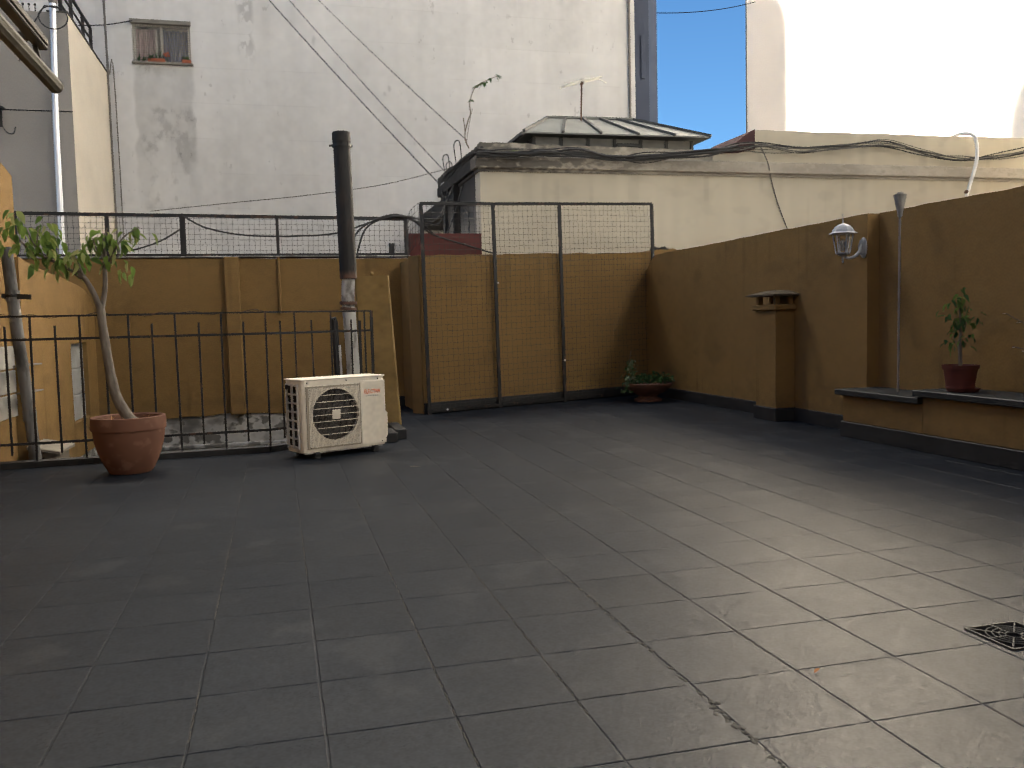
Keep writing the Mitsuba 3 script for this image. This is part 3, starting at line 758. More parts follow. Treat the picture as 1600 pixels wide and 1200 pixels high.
# front panel around the fan, slightly proud, with a hole
pl = prism(sbox(0.045, 0.030, 0.60, H - 0.055).difference(Polygon([(FX + FR * math.cos(t), FZ + FR * math.sin(t)) for t in np.linspace(0, 2 * PI, 64, endpoint=False)])), -0.014, 0.0)
ac('front_panel', pl, 'm_ac_slot')
ac('service_panel', bx(0.604, W - 0.005, -0.011, 0.0, 0.018, H - 0.035, 0.003), 'm_ac')
ribs, wiresv = [], []
for x in np.arange(0.070, 0.585, 0.0125):                        # fine upright wires of the fan guard, and the ribs beside it
    dx = x - FX
    if abs(dx) < FR:
        hh = math.sqrt(FR * FR - dx * dx)
        wiresv.append(beam((x, -0.019, FZ - hh), (x, -0.019, FZ + hh), 0.0026))
        for z0, z1 in ((0.045, FZ - hh), (FZ + hh, H - 0.072)):
            if z1 - z0 > 0.006:
                ribs.append(beam((x, -0.0165, z0), (x, -0.0165, z1), 0.0068, 0.005))
    else:
        ribs.append(beam((x, -0.0165, 0.045), (x, -0.0165, H - 0.072), 0.0068, 0.005))
ac('panel_ribs', cat(ribs), 'm_ac')
labels[a + '__panel_ribs'] = {'kind': 'stuff'}
ac('guard_wires', cat(wiresv), 'm_fan_wire')
labels[a + '__guard_wires'] = {'kind': 'stuff'}
for z in np.arange(FZ - 0.18, FZ + 0.2, 0.0605):
    hh = math.sqrt(max(0, FR * FR - (z - FZ) ** 2))
    ac('guard_bar', beam((FX - hh, -0.023, z), (FX + hh, -0.023, z), 0.0055), 'm_ac')
ac('badge', bx(FX - 0.042, FX + 0.042, -0.030, -0.024, FZ - 0.045, FZ + 0.045, 0.004), 'm_ac')
# fan inside
fan = []
for k in range(3):
    bl = trimesh.Trimesh(*(lambda V, F: (V, F))(np.array([(math.cos(t) * rr, 0.05 * (t / 1.6 - 0.5), math.sin(t) * rr) for rr in (0.05, 0.215) for t in np.linspace(0, 1.6, 8)]), np.array([(i, i + 1, i + 9) for i in range(7)] + [(i, i + 9, i + 8) for i in range(7)])), process=False)
    bl.apply_transform(trimesh.transformations.rotation_matrix(k * 2 * PI / 3 + 0.4, [0, 1, 0]))
    bl.apply_translation([FX, 0.09, FZ]); fan.append(bl)
mat('m_fan', (0.030, 0.028, 0.026), 0.6, two=True)
ac('fan', cat(fan + [trimesh.creation.cylinder(0.055, 0.06, transform=trimesh.transformations.translation_matrix([FX, 0.09, FZ]) @ trimesh.transformations.rotation_matrix(PI / 2, [1, 0, 0]))]), 'm_fan')
ac('fin_block', bx(0.02, 0.62, D - 0.075, D - 0.03, 0.02, H - 0.02), 'm_fin')
ac('inner_baffle', bx(0.61, 0.616, 0.02, D - 0.03, 0.02, H - 0.02), 'm_fin')
# the left end: a grid of square openings
zz = np.linspace(0.045, H - 0.045, 8)
for z in zz:
    ac('side_bar', beam((-0.002, 0.05, z), (-0.002, D - 0.04, z), 0.014, 0.016), 'm_ac_side')
for y in (0.065, 0.175, D - 0.052):
    ac('side_post', beam((-0.006, y, 0.03), (-0.006, y, H - 0.03), 0.016, 0.020), 'm_ac_side')
ac('side_label', bx(-0.018, -0.012, 0.185, 0.285, 0.575, 0.615), 'm_black')
vc = trimesh.convex.convex_hull(np.array([(W + 0.0, y, z) for y in (0.03, 0.26) for z in (0.03, 0.33)] + [(W + 0.042, y, z) for y in (0.035, 0.25) for z in (0.085, 0.30)]))
ac('valve_cover', vc, 'm_ac')
for x in (0.13, 0.745):
    ac('foot', cat([bx(x - 0.025, x + 0.025, -0.035, D + 0.03, -0.028, -0.001, 0.003), bx(x - 0.03, x + 0.03, -0.03, 0.03, -0.06, -0.028, 0.005), bx(x - 0.03, x + 0.03, D - 0.04, D + 0.02, -0.06, -0.028, 0.005)]), 'm_skirt')
ac('base_pan', bx(0.03, W - 0.04, 0.012, D - 0.012, -0.014, -0.0005), 'm_oldpipe')
for x, z in ((0.06, H - 0.02), (0.46, H - 0.018), (0.80, H - 0.018), (0.072, H - 0.085), (0.575, H - 0.07), (0.072, 0.045), (0.575, 0.05), (W - 0.05, 0.035)):
    ac('screw', trimesh.creation.icosphere(subdivisions=1, radius=0.0065).apply_translation((x, -0.0135 if z < H - 0.03 else -0.003, z)), 'm_black')
tm = meshkit.text_mesh('ELECTRA', 0.036, 0.0015, bold=True)
tm.vertices[:, 0] *= 0.178 / max(1e-6, tm.bounds[1][0])
tm.apply_transform(trimesh.transformations.rotation_matrix(PI / 2, [1, 0, 0]))
tm.apply_translation([0.640, -0.0112, 0.505])
ac('lettering', tm, 'm_orange_print')
ac('print_line', bx(0.655, 0.80, -0.0122, -0.0113, 0.478, 0.484), 'm_print_grey')

# ------------------------------------------------------------------ potted tree
PC = np.array([-1.262, 8.17, 0.0])
t = thing('potted_tree', 'leaning young tree in a big terracotta pot by the railing', 'potted tree')
pot = [(0.0, 0.004), (0.165, 0.004), (0.180, 0.02), (0.218, 0.09), (0.254, 0.18), (0.277, 0.27), (0.287, 0.345), (0.288, 0.372), (0.300, 0.376), (0.303, 0.39), (0.302, 0.46), (0.298, 0.485), (0.285, 0.488), (0.272, 0.475), (0.266, 0.42), (0.0, 0.42)]
add(t + '__pot', lathe(pot, 56, PC), 'm_terra', smooth=35)
so = trimesh.creation.revolve(np.array([(0.0, 0.405), (0.263, 0.405), (0.263, 0.432), (0.16, 0.445), (0.05, 0.455), (0.0, 0.456)]), sections=36)
so.apply_translation(PC)
add(t + '__soil', so, 'm_soil', smooth=40)
for k in range(7):
    q = PC + np.array([0.17 * math.cos(k * 2.1 + 0.5), 0.15 * math.sin(k * 2.1 + 0.5), 0.445])
    add(t + '__dry_blade', posed(leaf_mesh(0.07, 0.008, 0.2, 0.1, 3), q, k * 1.7, -0.9), 'm_dryleaf')
ty = 8.10
trunk = curve([(-1.225, ty, 0.43), (-1.262, ty, 0.50), (-1.335, ty, 0.66), (-1.372, ty, 0.86), (-1.390, ty, 1.02), (-1.412, ty, 1.25), (-1.420, ty, 1.40)], 28)
tr = tube(curve(trunk, 90), np.interp(np.linspace(0, 1, len(curve(trunk, 90))), [0, 0.06, 0.15, 0.5, 1], [0.075, 0.056, 0.047, 0.039, 0.034]), 18)
tr.vertices += tr.vertex_normals * (0.010 * (meshkit.fbm(tr.vertices * np.array([26, 26, 11.0]), 3, 2) - 0.5))[:, None]
add(t + '__trunk', tr, 'm_bark', smooth=50)
limbs = [
    ([(-1.42, ty, 1.38), (-1.443, ty - 0.01, 1.47), (-1.475, ty - 0.02, 1.56), (-1.53, ty - 0.03, 1.665), (-1.60, ty - 0.02, 1.74)], 0.027, 0.018),
    ([(-1.42, ty, 1.38), (-1.398, ty + 0.01, 1.47), (-1.378, ty + 0.02, 1.60), (-1.374, ty + 0.02, 1.74), (-1.366, ty + 0.0, 1.88)], 0.025, 0.016),
    ([(-1.545, ty - 0.03, 1.66), (-1.66, ty + 0.0, 1.745), (-1.80, ty + 0.02, 1.82), (-1.92, ty + 0.0, 1.885), (-2.02, ty - 0.02, 2.0)], 0.017, 0.007),
    ([(-1.80, ty + 0.02, 1.815), (-1.90, ty + 0.05, 1.93), (-1.96, ty + 0.04, 2.08)], 0.008, 0.004),
    ([(-1.89, ty + 0.02, 1.87), (-1.86, ty - 0.04, 1.98), (-1.84, ty - 0.05, 2.08)], 0.007, 0.003),
    ([(-1.374, ty + 0.01, 1.74), (-1.31, ty - 0.02, 1.84), (-1.255, ty - 0.03, 1.93), (-1.19, ty - 0.03, 2.01), (-1.08, ty - 0.02, 2.08)], 0.011, 0.004),
    ([(-1.366, ty, 1.86), (-1.37, ty + 0.03, 1.98), (-1.34, ty + 0.03, 2.08)], 0.012, 0.004),
    ([(-1.366, ty, 1.80), (-1.42, ty - 0.04, 1.90), (-1.44, ty - 0.05, 1.99)], 0.009, 0.004),
    ([(-1.374, ty + 0.02, 1.70), (-1.33, ty + 0.06, 1.79), (-1.24, ty + 0.06, 1.86), (-1.18, ty + 0.05, 1.80)], 0.009, 0.003),
    ([(-1.52, ty - 0.03, 1.65), (-1.55, ty - 0.06, 1.75), (-1.56, ty - 0.06, 1.82)], 0.010, 0.004),
    ([(-1.66, ty, 1.745), (-1.70, ty - 0.05, 1.80), (-1.72, ty - 0.08, 1.83)], 0.007, 0.003),
]
for pts, r0, r1 in limbs:
    cc = curve(pts, 16)
    add(t + '__branch', tube(cc, np.linspace(r0, r1, len(cc)), 9), 'm_bark', smooth=50)
# leaves hang in clumps (centre, spread, count)
clumps = [((-2.0, ty, 2.09), (0.105, 0.13, 0.12), 42), ((-1.95, ty, 1.91), (0.11, 0.12, 0.08), 30), ((-1.80, ty, 2.02), (0.06, 0.08, 0.085), 24), ((-1.78, ty, 1.86), (0.05, 0.06, 0.04), 10),
          ((-1.57, ty - 0.02, 1.82), (0.085, 0.10, 0.06), 24), ((-1.70, ty - 0.02, 1.79), (0.06, 0.07, 0.045), 14), ((-1.43, ty, 1.97), (0.04, 0.05, 0.05), 12), ((-1.36, ty, 2.0), (0.06, 0.07, 0.07), 22),
          ((-1.26, ty, 1.97), (0.06, 0.06, 0.06), 18), ((-1.14, ty, 2.03), (0.09, 0.05, 0.05), 12), ((-1.20, ty + 0.03, 1.74), (0.035, 0.04, 0.05), 8), ((-1.33, ty, 1.83), (0.04, 0.05, 0.06), 9)]
LV = [mikit.ply(leaf_mesh(*q, 5), f'm_leaf_{k}', smooth=True) for k, q in enumerate([(0.098, 0.046, 0.35, 0.22), (0.088, 0.038, 0.55, 0.30), (0.105, 0.042, 0.20, 0.12), (0.092, 0.050, 0.45, 0.16), (0.080, 0.030, 0.7, 0.42)])]
r_ = np.random.default_rng(21)
for cen, spr, n in clumps:
    for q in range(n):
        o = r_.normal(0, 1, 3) * np.array(spr) * 0.75
        yaw = math.atan2(o[1], o[0]) + r_.normal(0, 0.7)
        k = r_.choice(5, p=[0.34, 0.24, 0.12, 0.22, 0.08])
        add(t + '__leaf', LV[k], None, to=pose(np.array(cen) + o, yaw, 0.9 + r_.normal(0, 0.42), r_.normal(0, 0.6), 0.72 + 0.60 * r_.random()))

# ------------------------------------------------------------------ bowl in the corner, red pot, branch of a flowering plant
bc = np.array([5.22, 12.05, 0.0])
t = thing('planter_bowl', 'wide terracotta bowl on a foot with trailing ivy in the corner', 'planter')
bowl = [(0.0, 0.0), (0.20, 0.0), (0.205, 0.03), (0.15, 0.055), (0.13, 0.075), (0.17, 0.10), (0.26, 0.145), (0.325, 0.20), (0.35, 0.235), (0.358, 0.262), (0.345, 0.27), (0.325, 0.25), (0.0, 0.245)]
add(t + '__bowl', lathe(bowl, 48, bc), 'm_terra', smooth=35)
r_ = np.random.default_rng(5)
IV = [leaf_mesh(0.055, 0.042, 0.2, 0.15, 3) for _ in range(1)]
groups = {k: [] for k in range(4)}
for q in range(500):                                             # low ivy mass, and the variegated stem climbing at the left
    if q < 330:
        a_ = r_.random() * 2 * PI; rr = 0.33 * math.sqrt(r_.random())
        p_ = bc + np.array([rr * math.cos(a_) + 0.06, rr * math.sin(a_), 0.27 + 0.17 * (1 - (rr / 0.42) ** 2) * r_.random() ** 0.6 - (0.10 * r_.random() if rr > 0.33 else 0)])
        k = r_.choice(4, p=[0.55, 0.35, 0.02, 0.08])
    else:
        u = r_.random()
        hgt = 0.16 + 0.48 * u ** 1.3
        p_ = bc + np.array([-0.30 - 0.04 * math.sin(hgt * 5) + r_.normal(0, 0.075 * (1.25 - u)), -0.12 + r_.normal(0, 0.06), hgt])
        k = r_.choice(4, p=[0.12, 0.18, 0.40, 0.30])
    groups[k].append(posed(IV[0], p_, r_.random() * 6.28, 0.5 + r_.normal(0, 0.6), r_.normal(0, 0.5), 0.6 + 0.6 * r_.random()))
for k in range(4):
    m_ = add(t + '__ivy_leaves', cat(groups[k]), f'm_ivy_{k}')
    labels[m_] = {'kind': 'stuff'}
add(t + '__stem', tube(curve([bc + [-0.22, -0.10, 0.25], bc + [-0.29, -0.12, 0.4], bc + [-0.33, -0.12, 0.58], bc + [-0.31, -0.12, 0.74]], 12), 0.006, 6), 'm_twig', smooth=50)

rp = np.array([5.55, 6.26, 0.535])
t = thing('potted_plant', 'small leafy plant in a red plastic pot on the right planter', 'potted plant')
add(t + '__saucer', lathe([(0, 0.0), (0.115, 0.0), (0.135, 0.03), (0.128, 0.03), (0.11, 0.008), (0, 0.008)], 36, rp + [0.01, -0.02, 0.0005]), 'm_redpot', smooth=35)
add(t + '__pot', lathe([(0, 0.009), (0.104, 0.009), (0.108, 0.03), (0.113, 0.032), (0.113, 0.046), (0.110, 0.048), (0.131, 0.19), (0.143, 0.192), (0.145, 0.225), (0.135, 0.225), (0.128, 0.20), (0, 0.20)], 44, rp), 'm_redpot', smooth=35)
add(t + '__soil', lathe([(0, 0.195), (0.127, 0.198), (0.06, 0.212), (0, 0.214)], 28, rp), 'm_soil', smooth=40)
add(t + '__trunk', tube(curve([rp + [0, 0, 0.20], rp + [-0.004, 0, 0.30], rp + [-0.01, 0, 0.42], rp + [-0.0, 0, 0.50]], 12), np.linspace(0.017, 0.011, 13), 10), 'm_bark', smooth=50)
r_ = np.random.default_rng(9)
SL = [mikit.ply(leaf_mesh(0.07, 0.030, 0.35, 0.2, 4), m_, smooth=True) for m_ in ('m_ivy_0', 'm_ivy_1', 'm_leaf_3', 'm_leaf_0')]
cl = [((0.02, 0.06, 0.79), 0.045, 13), ((-0.01, 0.03, 0.73), 0.05, 12), ((0.0, 0.0, 0.66), 0.055, 12), ((0.02, 0.09, 0.60), 0.045, 12), ((0.0, -0.09, 0.60), 0.05, 16), ((0.0, 0.0, 0.55), 0.06, 10), ((0.02, 0.12, 0.46), 0.045, 9), ((0.0, -0.08, 0.46), 0.045, 8), ((0.0, 0.05, 0.40), 0.04, 7)]
for cen, sp, n in cl:
    e = rp + np.array(cen)
    add(t + '__twig', tube(curve([rp + [-0.006, 0, min(0.48, cen[2] - 0.08)], (rp + [0, 0, cen[2] - 0.05]) * 0.5 + e * 0.5 - [0, 0, 0.02], e], 8), 0.0035, 5), 'm_twig', smooth=50)
    for q in range(n):
        add(t + '__leaf', SL[r_.choice(4)], None, to=pose(e + r_.normal(0, sp * 0.8, 3), r_.random() * 6.28, 0.7 + r_.normal(0, 0.5), r_.normal(0, 0.4), 0.7 + 0.5 * r_.random()))

fp = np.array([5.60, 5.12, 0.535])
t = thing('flowering_plant', 'sparse twigs with small pale flowers entering at the right edge', 'plant')
add(t + '__pot', lathe([(0, 0.0), (0.09, 0.0), (0.12, 0.16), (0.13, 0.165), (0.13, 0.19), (0.115, 0.18), (0, 0.17)], 36, fp), 'm_redpot', smooth=35)
r_ = np.random.default_rng(3)
for e in [(5.47, 5.70, 1.185), (5.50, 5.52, 1.13), (5.47, 5.63, 0.93), (5.52, 5.45, 0.99), (5.5, 5.40, 1.15)]:
    cc = curve([fp + [0, 0, 0.17], (fp + np.array(e)) / 2 + [0, -0.05, 0.13], np.array(e)], 12)
    add(t + '__stem', tube(cc, 0.004, 5), 'm_twig', smooth=50)
    for q in range(7):
        p_ = cc[int(len(cc) * (0.45 + 0.55 * r_.random())) - 1]
        add(t + '__leaf', SL[r_.choice(2)], None, to=pose(p_, r_.random() * 6.28, r_.normal(0.4, 0.5), 0, 0.5))
    for q in range(2):
        p_ = cc[-1 - q * 2] + r_.normal(0, 0.012, 3)
        add(t + '__flower', cat([posed(leaf_mesh(0.02, 0.014, 0.1, 0.1, 3), p_, k * 1.256, -0.4) for k in range(5)]), 'm_petal')

# ------------------------------------------------------------------ wall lamp
lp = np.array([5.49, 7.79, 1.90])
l = thing('wall_lamp', 'white lantern lamp on a bracket near the top of the right wall', 'lamp')
def ring4(rad, z, tw=PI / 4):
    return [(lp[0] + rad * math.cos(tw + k * PI / 2), lp[1] + rad * math.sin(tw + k * PI / 2), lp[2] + z) for k in range(4)]
def hexring(rad, z, n=6):
    return [lp + np.array([rad * math.cos(k * 2 * PI / n + 0.3), rad * math.sin(k * 2 * PI / n + 0.3), z]) for k in range(n)]
RT, RBm = hexring(0.098, 0.115), hexring(0.066, -0.085)
roof = [(0.0, 0.205), (0.02, 0.203), (0.045, 0.198), (0.075, 0.178), (0.098, 0.148), (0.108, 0.125), (0.135, 0.112), (0.137, 0.106), (0.098, 0.106), (0.0, 0.112)]
rm = trimesh.creation.revolve(np.array(roof)[::-1], sections=6)
rm.apply_transform(trimesh.transformations.rotation_matrix(0.3, [0, 0, 1])); rm.apply_translation(lp)
add(l + '__roof', rm, 'm_lampwhite')
add(l + '__finial', lathe([(0, 0.20), (0.012, 0.203), (0.006, 0.22), (0.009, 0.232), (0.004, 0.24), (0.004, 0.30), (0, 0.304)], 10, lp), 'm_lampwhite', smooth=40)
for k in range(6):
    add(l + '__frame_bar', beam(RT[k], RBm[k], 0.010), 'm_lampwhite')
    p4 = np.array([RT[k], RT[(k + 1) % 6], RBm[(k + 1) % 6], RBm[k]])
    p4 = p4 + (lp - p4) * np.array([0.03, 0.03, 0.0])
    add(l + '__pane', trimesh.Trimesh(p4, np.array([(0, 1, 2), (0, 2, 3)]), process=False), 'm_lampglass')
add(l + '__base', lathe([(0, -0.115), (0.03, -0.113), (0.055, -0.10), (0.075, -0.092), (0.075, -0.082), (0, -0.080)], 6, lp), 'm_lampwhite')
add(l + '__drop', lathe([(0, -0.185), (0.010, -0.178), (0.012, -0.168), (0.006, -0.158), (0.012, -0.145), (0.010, -0.128), (0.016, -0.112), (0, -0.110)], 12, lp), 'm_lampwhite', smooth=40)
add(l + '__bulb', lathe([(0, -0.06), (0.012, -0.06), (0.013, -0.03), (0.028, 0.01), (0.026, 0.035), (0, 0.05)], 14, lp), 'm_bulb', smooth=40)
arm = curve([lp + [0.0, -0.0, -0.12], lp + [0.07, -0.01, -0.135], lp + [0.14, -0.015, -0.11], lp + [0.195, -0.02, -0.05], lp + [0.225, -0.02, 0.01]], 18)
add(l + '__arm', tube(arm, np.linspace(0.012, 0.022, len(arm)), 9), 'm_lampwhite', smooth=50)
bpp = trimesh.creation.icosphere(subdivisions=2, radius=1.0); bpp.vertices *= np.array([0.022, 0.055, 0.105]); bpp.apply_translation((5.712, lp[1] - 0.02, lp[2] - 0.035))
add(l + '__backplate', bpp, 'm_lampwhite', smooth=True)
for k in range(-2, 3):
    add(l + '__scroll', tube(curve([(5.695, lp[1] - 0.02 + 0.012 * k, lp[2] - 0.10), (5.685, lp[1] - 0.02 + 0.02 * k, lp[2] - 0.03), (5.70, lp[1] - 0.02 + 0.014 * k, lp[2] + 0.045)], 8), 0.006, 6), 'm_lampwhite', smooth=50)

# garden torch: a cone on a thin pole
t = thing('torch_pole', 'thin pole with a metal cone at its top, leaning on the right wall', 'garden torch')
pb, pt = np.array([5.60, 7.10, 0.468]), np.array([5.655, 7.16, 2.10])
add(t + '__pole', tube([pb, pb * 0.5 + pt * 0.5 + [0.004, 0.006, 0], pt], 0.011, 8), 'm_pole', smooth=50)
add(t + '__cone', lathe([(0, -0.01), (0.014, -0.005), (0.018, 0.0), (0.058, 0.195), (0.060, 0.205), (0.054, 0.205), (0.0, 0.19)], 24, pt), 'm_cone', smooth=35)
add(t + '__wick_cap', lathe([(0, 0.19), (0.03, 0.195), (0.028, 0.225), (0, 0.23)], 12, pt), 'm_cone', smooth=35)

# ------------------------------------------------------------------ floor drain and a fallen leaf
d = thing('floor_drain', 'square metal drain grate set in the floor near the right edge', 'drain grate')
gc = np.array([2.615, 2.665])
S = 0.115
gd = lambda u, v, z: np.array([gc[0] + u, gc[1] + v, z])
add(d + '__pit_shade', bx(gc[0] - S, gc[0] + S, gc[1] - S, gc[1] + S, 0.0012, 0.0022), 'm_pit_shade')  # flat black sheet on the tile in place of a shaded hollow
for (p_, q_) in (((-S, -S), (S, -S)), ((S, -S), (S, S)), ((S, S), (-S, S)), ((-S, S), (-S, -S))):
    add(d + '__rim', beam(gd(*p_, 0.004), gd(*q_, 0.004), 0.008, 0.006), 'm_grate')
for k in range(1, 5):
    rr = 0.022 * k + 0.006
    add(d + '__ring', tube([gd(rr * math.cos(a_), rr * math.sin(a_), 0.0045) for a_ in np.linspace(0, 2 * PI, 40)], 0.0032, 5), 'm_grate')
for k in range(8):
    a_ = k * PI / 4
    e_ = S if k % 2 == 0 else S * 1.38
    add(d + '__spoke', beam(gd(0.028 * math.cos(a_), 0.028 * math.sin(a_), 0.0042), gd(e_ * math.cos(a_), e_ * math.sin(a_), 0.0042), 0.006, 0.005), 'm_grate')
for k in range(10):
    a_ = -S + 0.02 + k * (2 * S - 0.04) / 9
    for sgn in (-1, 1):
        lim = math.sqrt(max(0, S * S * 1.9 - a_ * a_))
        if abs(a_) > 0.04:
            pass
t = thing('fallen_leaf', 'tiny orange dry leaf lying on the floor left of the drain', 'leaf')
add(t, posed(leaf_mesh(0.026, 0.014, -0.4, 0.5, 4), (1.715, 2.585, 0.004), 0.3, 0.0), 'm_dryleaf')
t = thing('white_scrap', 'small pale scrap lying on the floor right of the air conditioner', 'scrap')
add(t, posed(leaf_mesh(0.10, 0.02, 0.02, 0.25, 4), ((1.044, 7.473, 0.004)), -0.45, 0.0), 'm_meter')

# ------------------------------------------------------------------ awning on the house wing
a = thing('awning', 'rolled dark awning with its rail hanging above the top left corner', 'awning')
prof = [(0.050 + 0.0035 * (k % 3 == 0)) for k in range(30)]
y0, y1, ax_, az_ = 0.6, 7.50, -1.545, 3.075
V = [(ax_ + prof[k] * math.cos(k * 2 * PI / 30), y, az_ + prof[k] * math.sin(k * 2 * PI / 30)) for y in np.linspace(y0, y1, 20) for k in range(30)]
F = [(i * 30 + k, i * 30 + (k + 1) % 30, (i + 1) * 30 + (k + 1) % 30) for i in range(19) for k in range(30)] + [(i * 30 + k, (i + 1) * 30 + (k + 1) % 30, (i + 1) * 30 + k) for i in range(19) for k in range(30)]
add(a + '__roll', trimesh.Trimesh(np.array(V), np.array(F)[:, ::-1], process=False), 'm_awning', smooth=30)
add(a + '__end_cap', lathe([(0, -0.02), (0.04, -0.02), (0.055, -0.004), (0.055, 0.02), (0.045, 0.032), (0, 0.036)], 24).apply_transform(trimesh.transformations.translation_matrix([ax_, y1, az_]) @ trimesh.transformations.rotation_matrix(-PI / 2, [1, 0, 0])), 'm_awning', smooth=40)
add(a + '__front_rail', bx(-1.615, -1.535, 0.6, 7.30, 3.275, 3.345, 0.008), 'm_awning_dark')
add(a + '__lip', bx(-1.534, -1.522, 0.6, 7.26, 3.30, 3.345, 0.003), 'm_awning')
for y in (1.05, 7.05):
    add(a + '__bracket', bx(-2.46, -1.616, y, y + 0.06, 3.28, 3.33, 0.004), 'm_awning_dark')
    add(a + '__arm', beam((-1.60, y + 0.15, 3.28), (-1.56, y + 0.15, 3.10), 0.03), 'm_awning_dark')

# ------------------------------------------------------------------ neighbouring building on the left
b = thing('left_building', 'plain building with a roof railing at the upper left, shaded front and lit side put into its colours', 'building')
LX = -3.44
add(b + '__front', bx(-14, LX, 18.0, 18.3, -8.5, 6.97), 'm_shaded_front')
add(b + '__side', bx(LX - 0.28, LX + 0.004, 18.004, 21.95, -8.5, 6.965), 'm_lit_side')
add(b + '__coping', bx(LX - 0.34, LX + 0.025, 17.98, 21.95, 6.972, 7.0, 0.006), 'm_grime')
add(b + '__roof', bx(-14, LX - 0.31, 18.31, 21.9, 6.3, 6.5), 'm_cornice')
add(b + '__joint_strip', bx(-14, LX + 0.004, 17.992, 17.999, 5.205, 5.225), 'm_skirt')
rl = LX - 0.12
for y in (18.0 + 0.1, 19.0, 20.1, 20.9):
    add(b + '__railing_post', beam((rl, y, 7.0), (rl, y, 7.62), 0.06), 'm_iron')
for z in (7.17, 7.38, 7.62):
    add(b + '__railing_bar', beam((rl, 18.1, z), (rl, 20.9, z), 0.045 if z > 7.5 else 0.03), 'm_iron')
for k in range(4):
    q = (-3.98 - 0.10 * k, 18.1, 6.97)
    add(b + '__spike', cat([beam(q, (q[0], q[1], 7.11), 0.014), trimesh.creation.icosphere(subdivisions=1, radius=0.022).apply_translation((q[0], q[1], 7.12))]), 'm_iron')
add(b + '__wall_light', cat([tube([(-4.60, 17.85, 5.24), (-4.60, 17.85, 5.19)], [0.05, 0.11], 12), beam((-4.62, 17.95, 5.2), (-4.62, 17.95, 4.9), 0.05)]), 'm_black')
p = thing('silver_pipe', 'shiny silver pipe running down the shaded building front at upper left', 'pipe')
add(p + '__tube', tube([(-3.63, 17.86, 7.35), (-3.64, 17.86, 7.0), (-3.70, 17.86, 5.0), (-3.76, 17.86, -3.0)], 0.055, 16), 'm_silver', smooth=50)
add(p + '__cowl', tube([(-3.63, 17.86, 7.08), (-3.635, 17.86, 7.30)], [0.065, 0.13], 16), 'm_pole', smooth=50)
k = thing('cable_loop', 'coil of black cable hanging on the silver pipe', 'cable')
add(k, tube([(-3.62 + 0.235 * math.cos(t_), 17.75, 6.80 + 0.20 * math.sin(t_)) for t_ in np.linspace(0.9, 0.9 + 2 * PI, 40)] + [(-3.75, 17.75, 7.0), (-3.95, 17.8, 6.7), (-4.25, 17.9, 6.05)], 0.011, 6), 'm_cable', smooth=50)
k = thing('wall_cable', 'black cable drooping from the wall light at the left edge', 'cable')
add(k, tube(curve([(-4.60, 17.93, 4.92), (-4.52, 17.93, 4.80), (-4.42, 17.93, 4.78), (-4.38, 17.93, 4.90)], 16), 0.008, 6), 'm_cable')
p = thing('black_downpipe', 'thin black downpipe in the corner between cream side and white tower', 'pipe')
add(p, tube([(LX + 0.02, 21.85, 9.6), (LX + 0.03, 21.85, 7.0), (LX + 0.035, 21.85, 6.6), (LX + 0.05, 21.85, -3.0)], 0.022, 10), 'm_pole', smooth=50)
p = thing('grey_downpipe', 'slim grey downpipe right of the cream side wall', 'pipe')
add(p, tube(curve([(LX + 0.05, 21.8, 9.6), (LX + 0.06, 21.8, 7.0), (LX + 0.16, 21.88, 6.5), (LX + 0.17, 21.88, -3.0)], 16), 0.014, 8), 'm_pole', smooth=50)

# ------------------------------------------------------------------ white apartment tower filling the middle distance
b = thing('white_tower', 'tall stained white apartment wall filling the background', 'building')
WX0, WX1, WZ0, WZ1 = -2.885, -1.640, 7.262, 8.165
add(b + '__wall', prism(sbox(-12, -8.5, 9.28, 30.0).difference(sbox(WX0, WZ0, WX1, WZ1)), 22.0, 22.4), 'm_tower')
add(b + '__body', bx(-12, 9.2, 23.4, 34, -8.5, 29.8), 'm_tower')
add(b + '__floor_slab', cat([bx(-12, 9.2, 22.4, 23.4, z, z + 0.2) for z in (6.2, 9.0)]), 'm_darkroom')
add(b + '__edge_strip', bx(9.165, 9.278, 21.972, 21.999, -8.5, 30.0), 'm_tower')
wn = b + '__window'
fr = cat([bx(WX0, WX1, 22.05, 22.12, WZ1 - 0.07, WZ1), bx(WX0, WX1, 22.05, 22.12, WZ0, WZ0 + 0.05), bx(WX0, WX0 + 0.07, 22.05, 22.12, WZ0 + 0.05, WZ1 - 0.07), bx(WX1 - 0.06, WX1, 22.05, 22.12, WZ0 + 0.05, WZ1 - 0.07), bx(-2.285, -2.235, 22.04, 22.13, WZ0 + 0.05, WZ1 - 0.07), bx(-2.40, -2.37, 22.055, 22.115, WZ0 + 0.05, WZ1 - 0.16)])
add(wn, fr, 'm_frame')
add(wn + '__lintel', bx(WX0 - 0.03, WX1 + 0.02, 21.93, 22.04, WZ1 - 0.055, WZ1 + 0.035, 0.006), 'm_shutterbox')
add(wn + '__pane', trimesh.Trimesh(np.array([(WX0 + 0.05, 22.085, WZ0 + 0.04), (WX1 - 0.04, 22.085, WZ0 + 0.04), (WX1 - 0.04, 22.085, WZ1 - 0.05), (WX0 + 0.05, 22.085, WZ1 - 0.05)]), np.array([(0, 1, 2), (0, 2, 3)]), process=False), 'm_pane')
def curtain(x0, x1, z0, z1, y):
    xs = np.linspace(x0, x1, 60)
    V = [(x, y + 0.03 * math.sin(x * 60) + 0.02 * math.sin(x * 23), z) for z in (z0, z1) for x in xs]
    F = [(i, i + 1, 61 + i) for i in range(59)] + [(i, 61 + i, 60 + i) for i in range(59)]
    return trimesh.Trimesh(np.array(V), np.array(F), process=False)
scene['m_curtain_pink'] = {'type': 'twosided', 'bsdf': scene['m_curtain_pink']}
scene['m_curtain_blue'] = {'type': 'twosided', 'bsdf': scene['m_curtain_blue']}
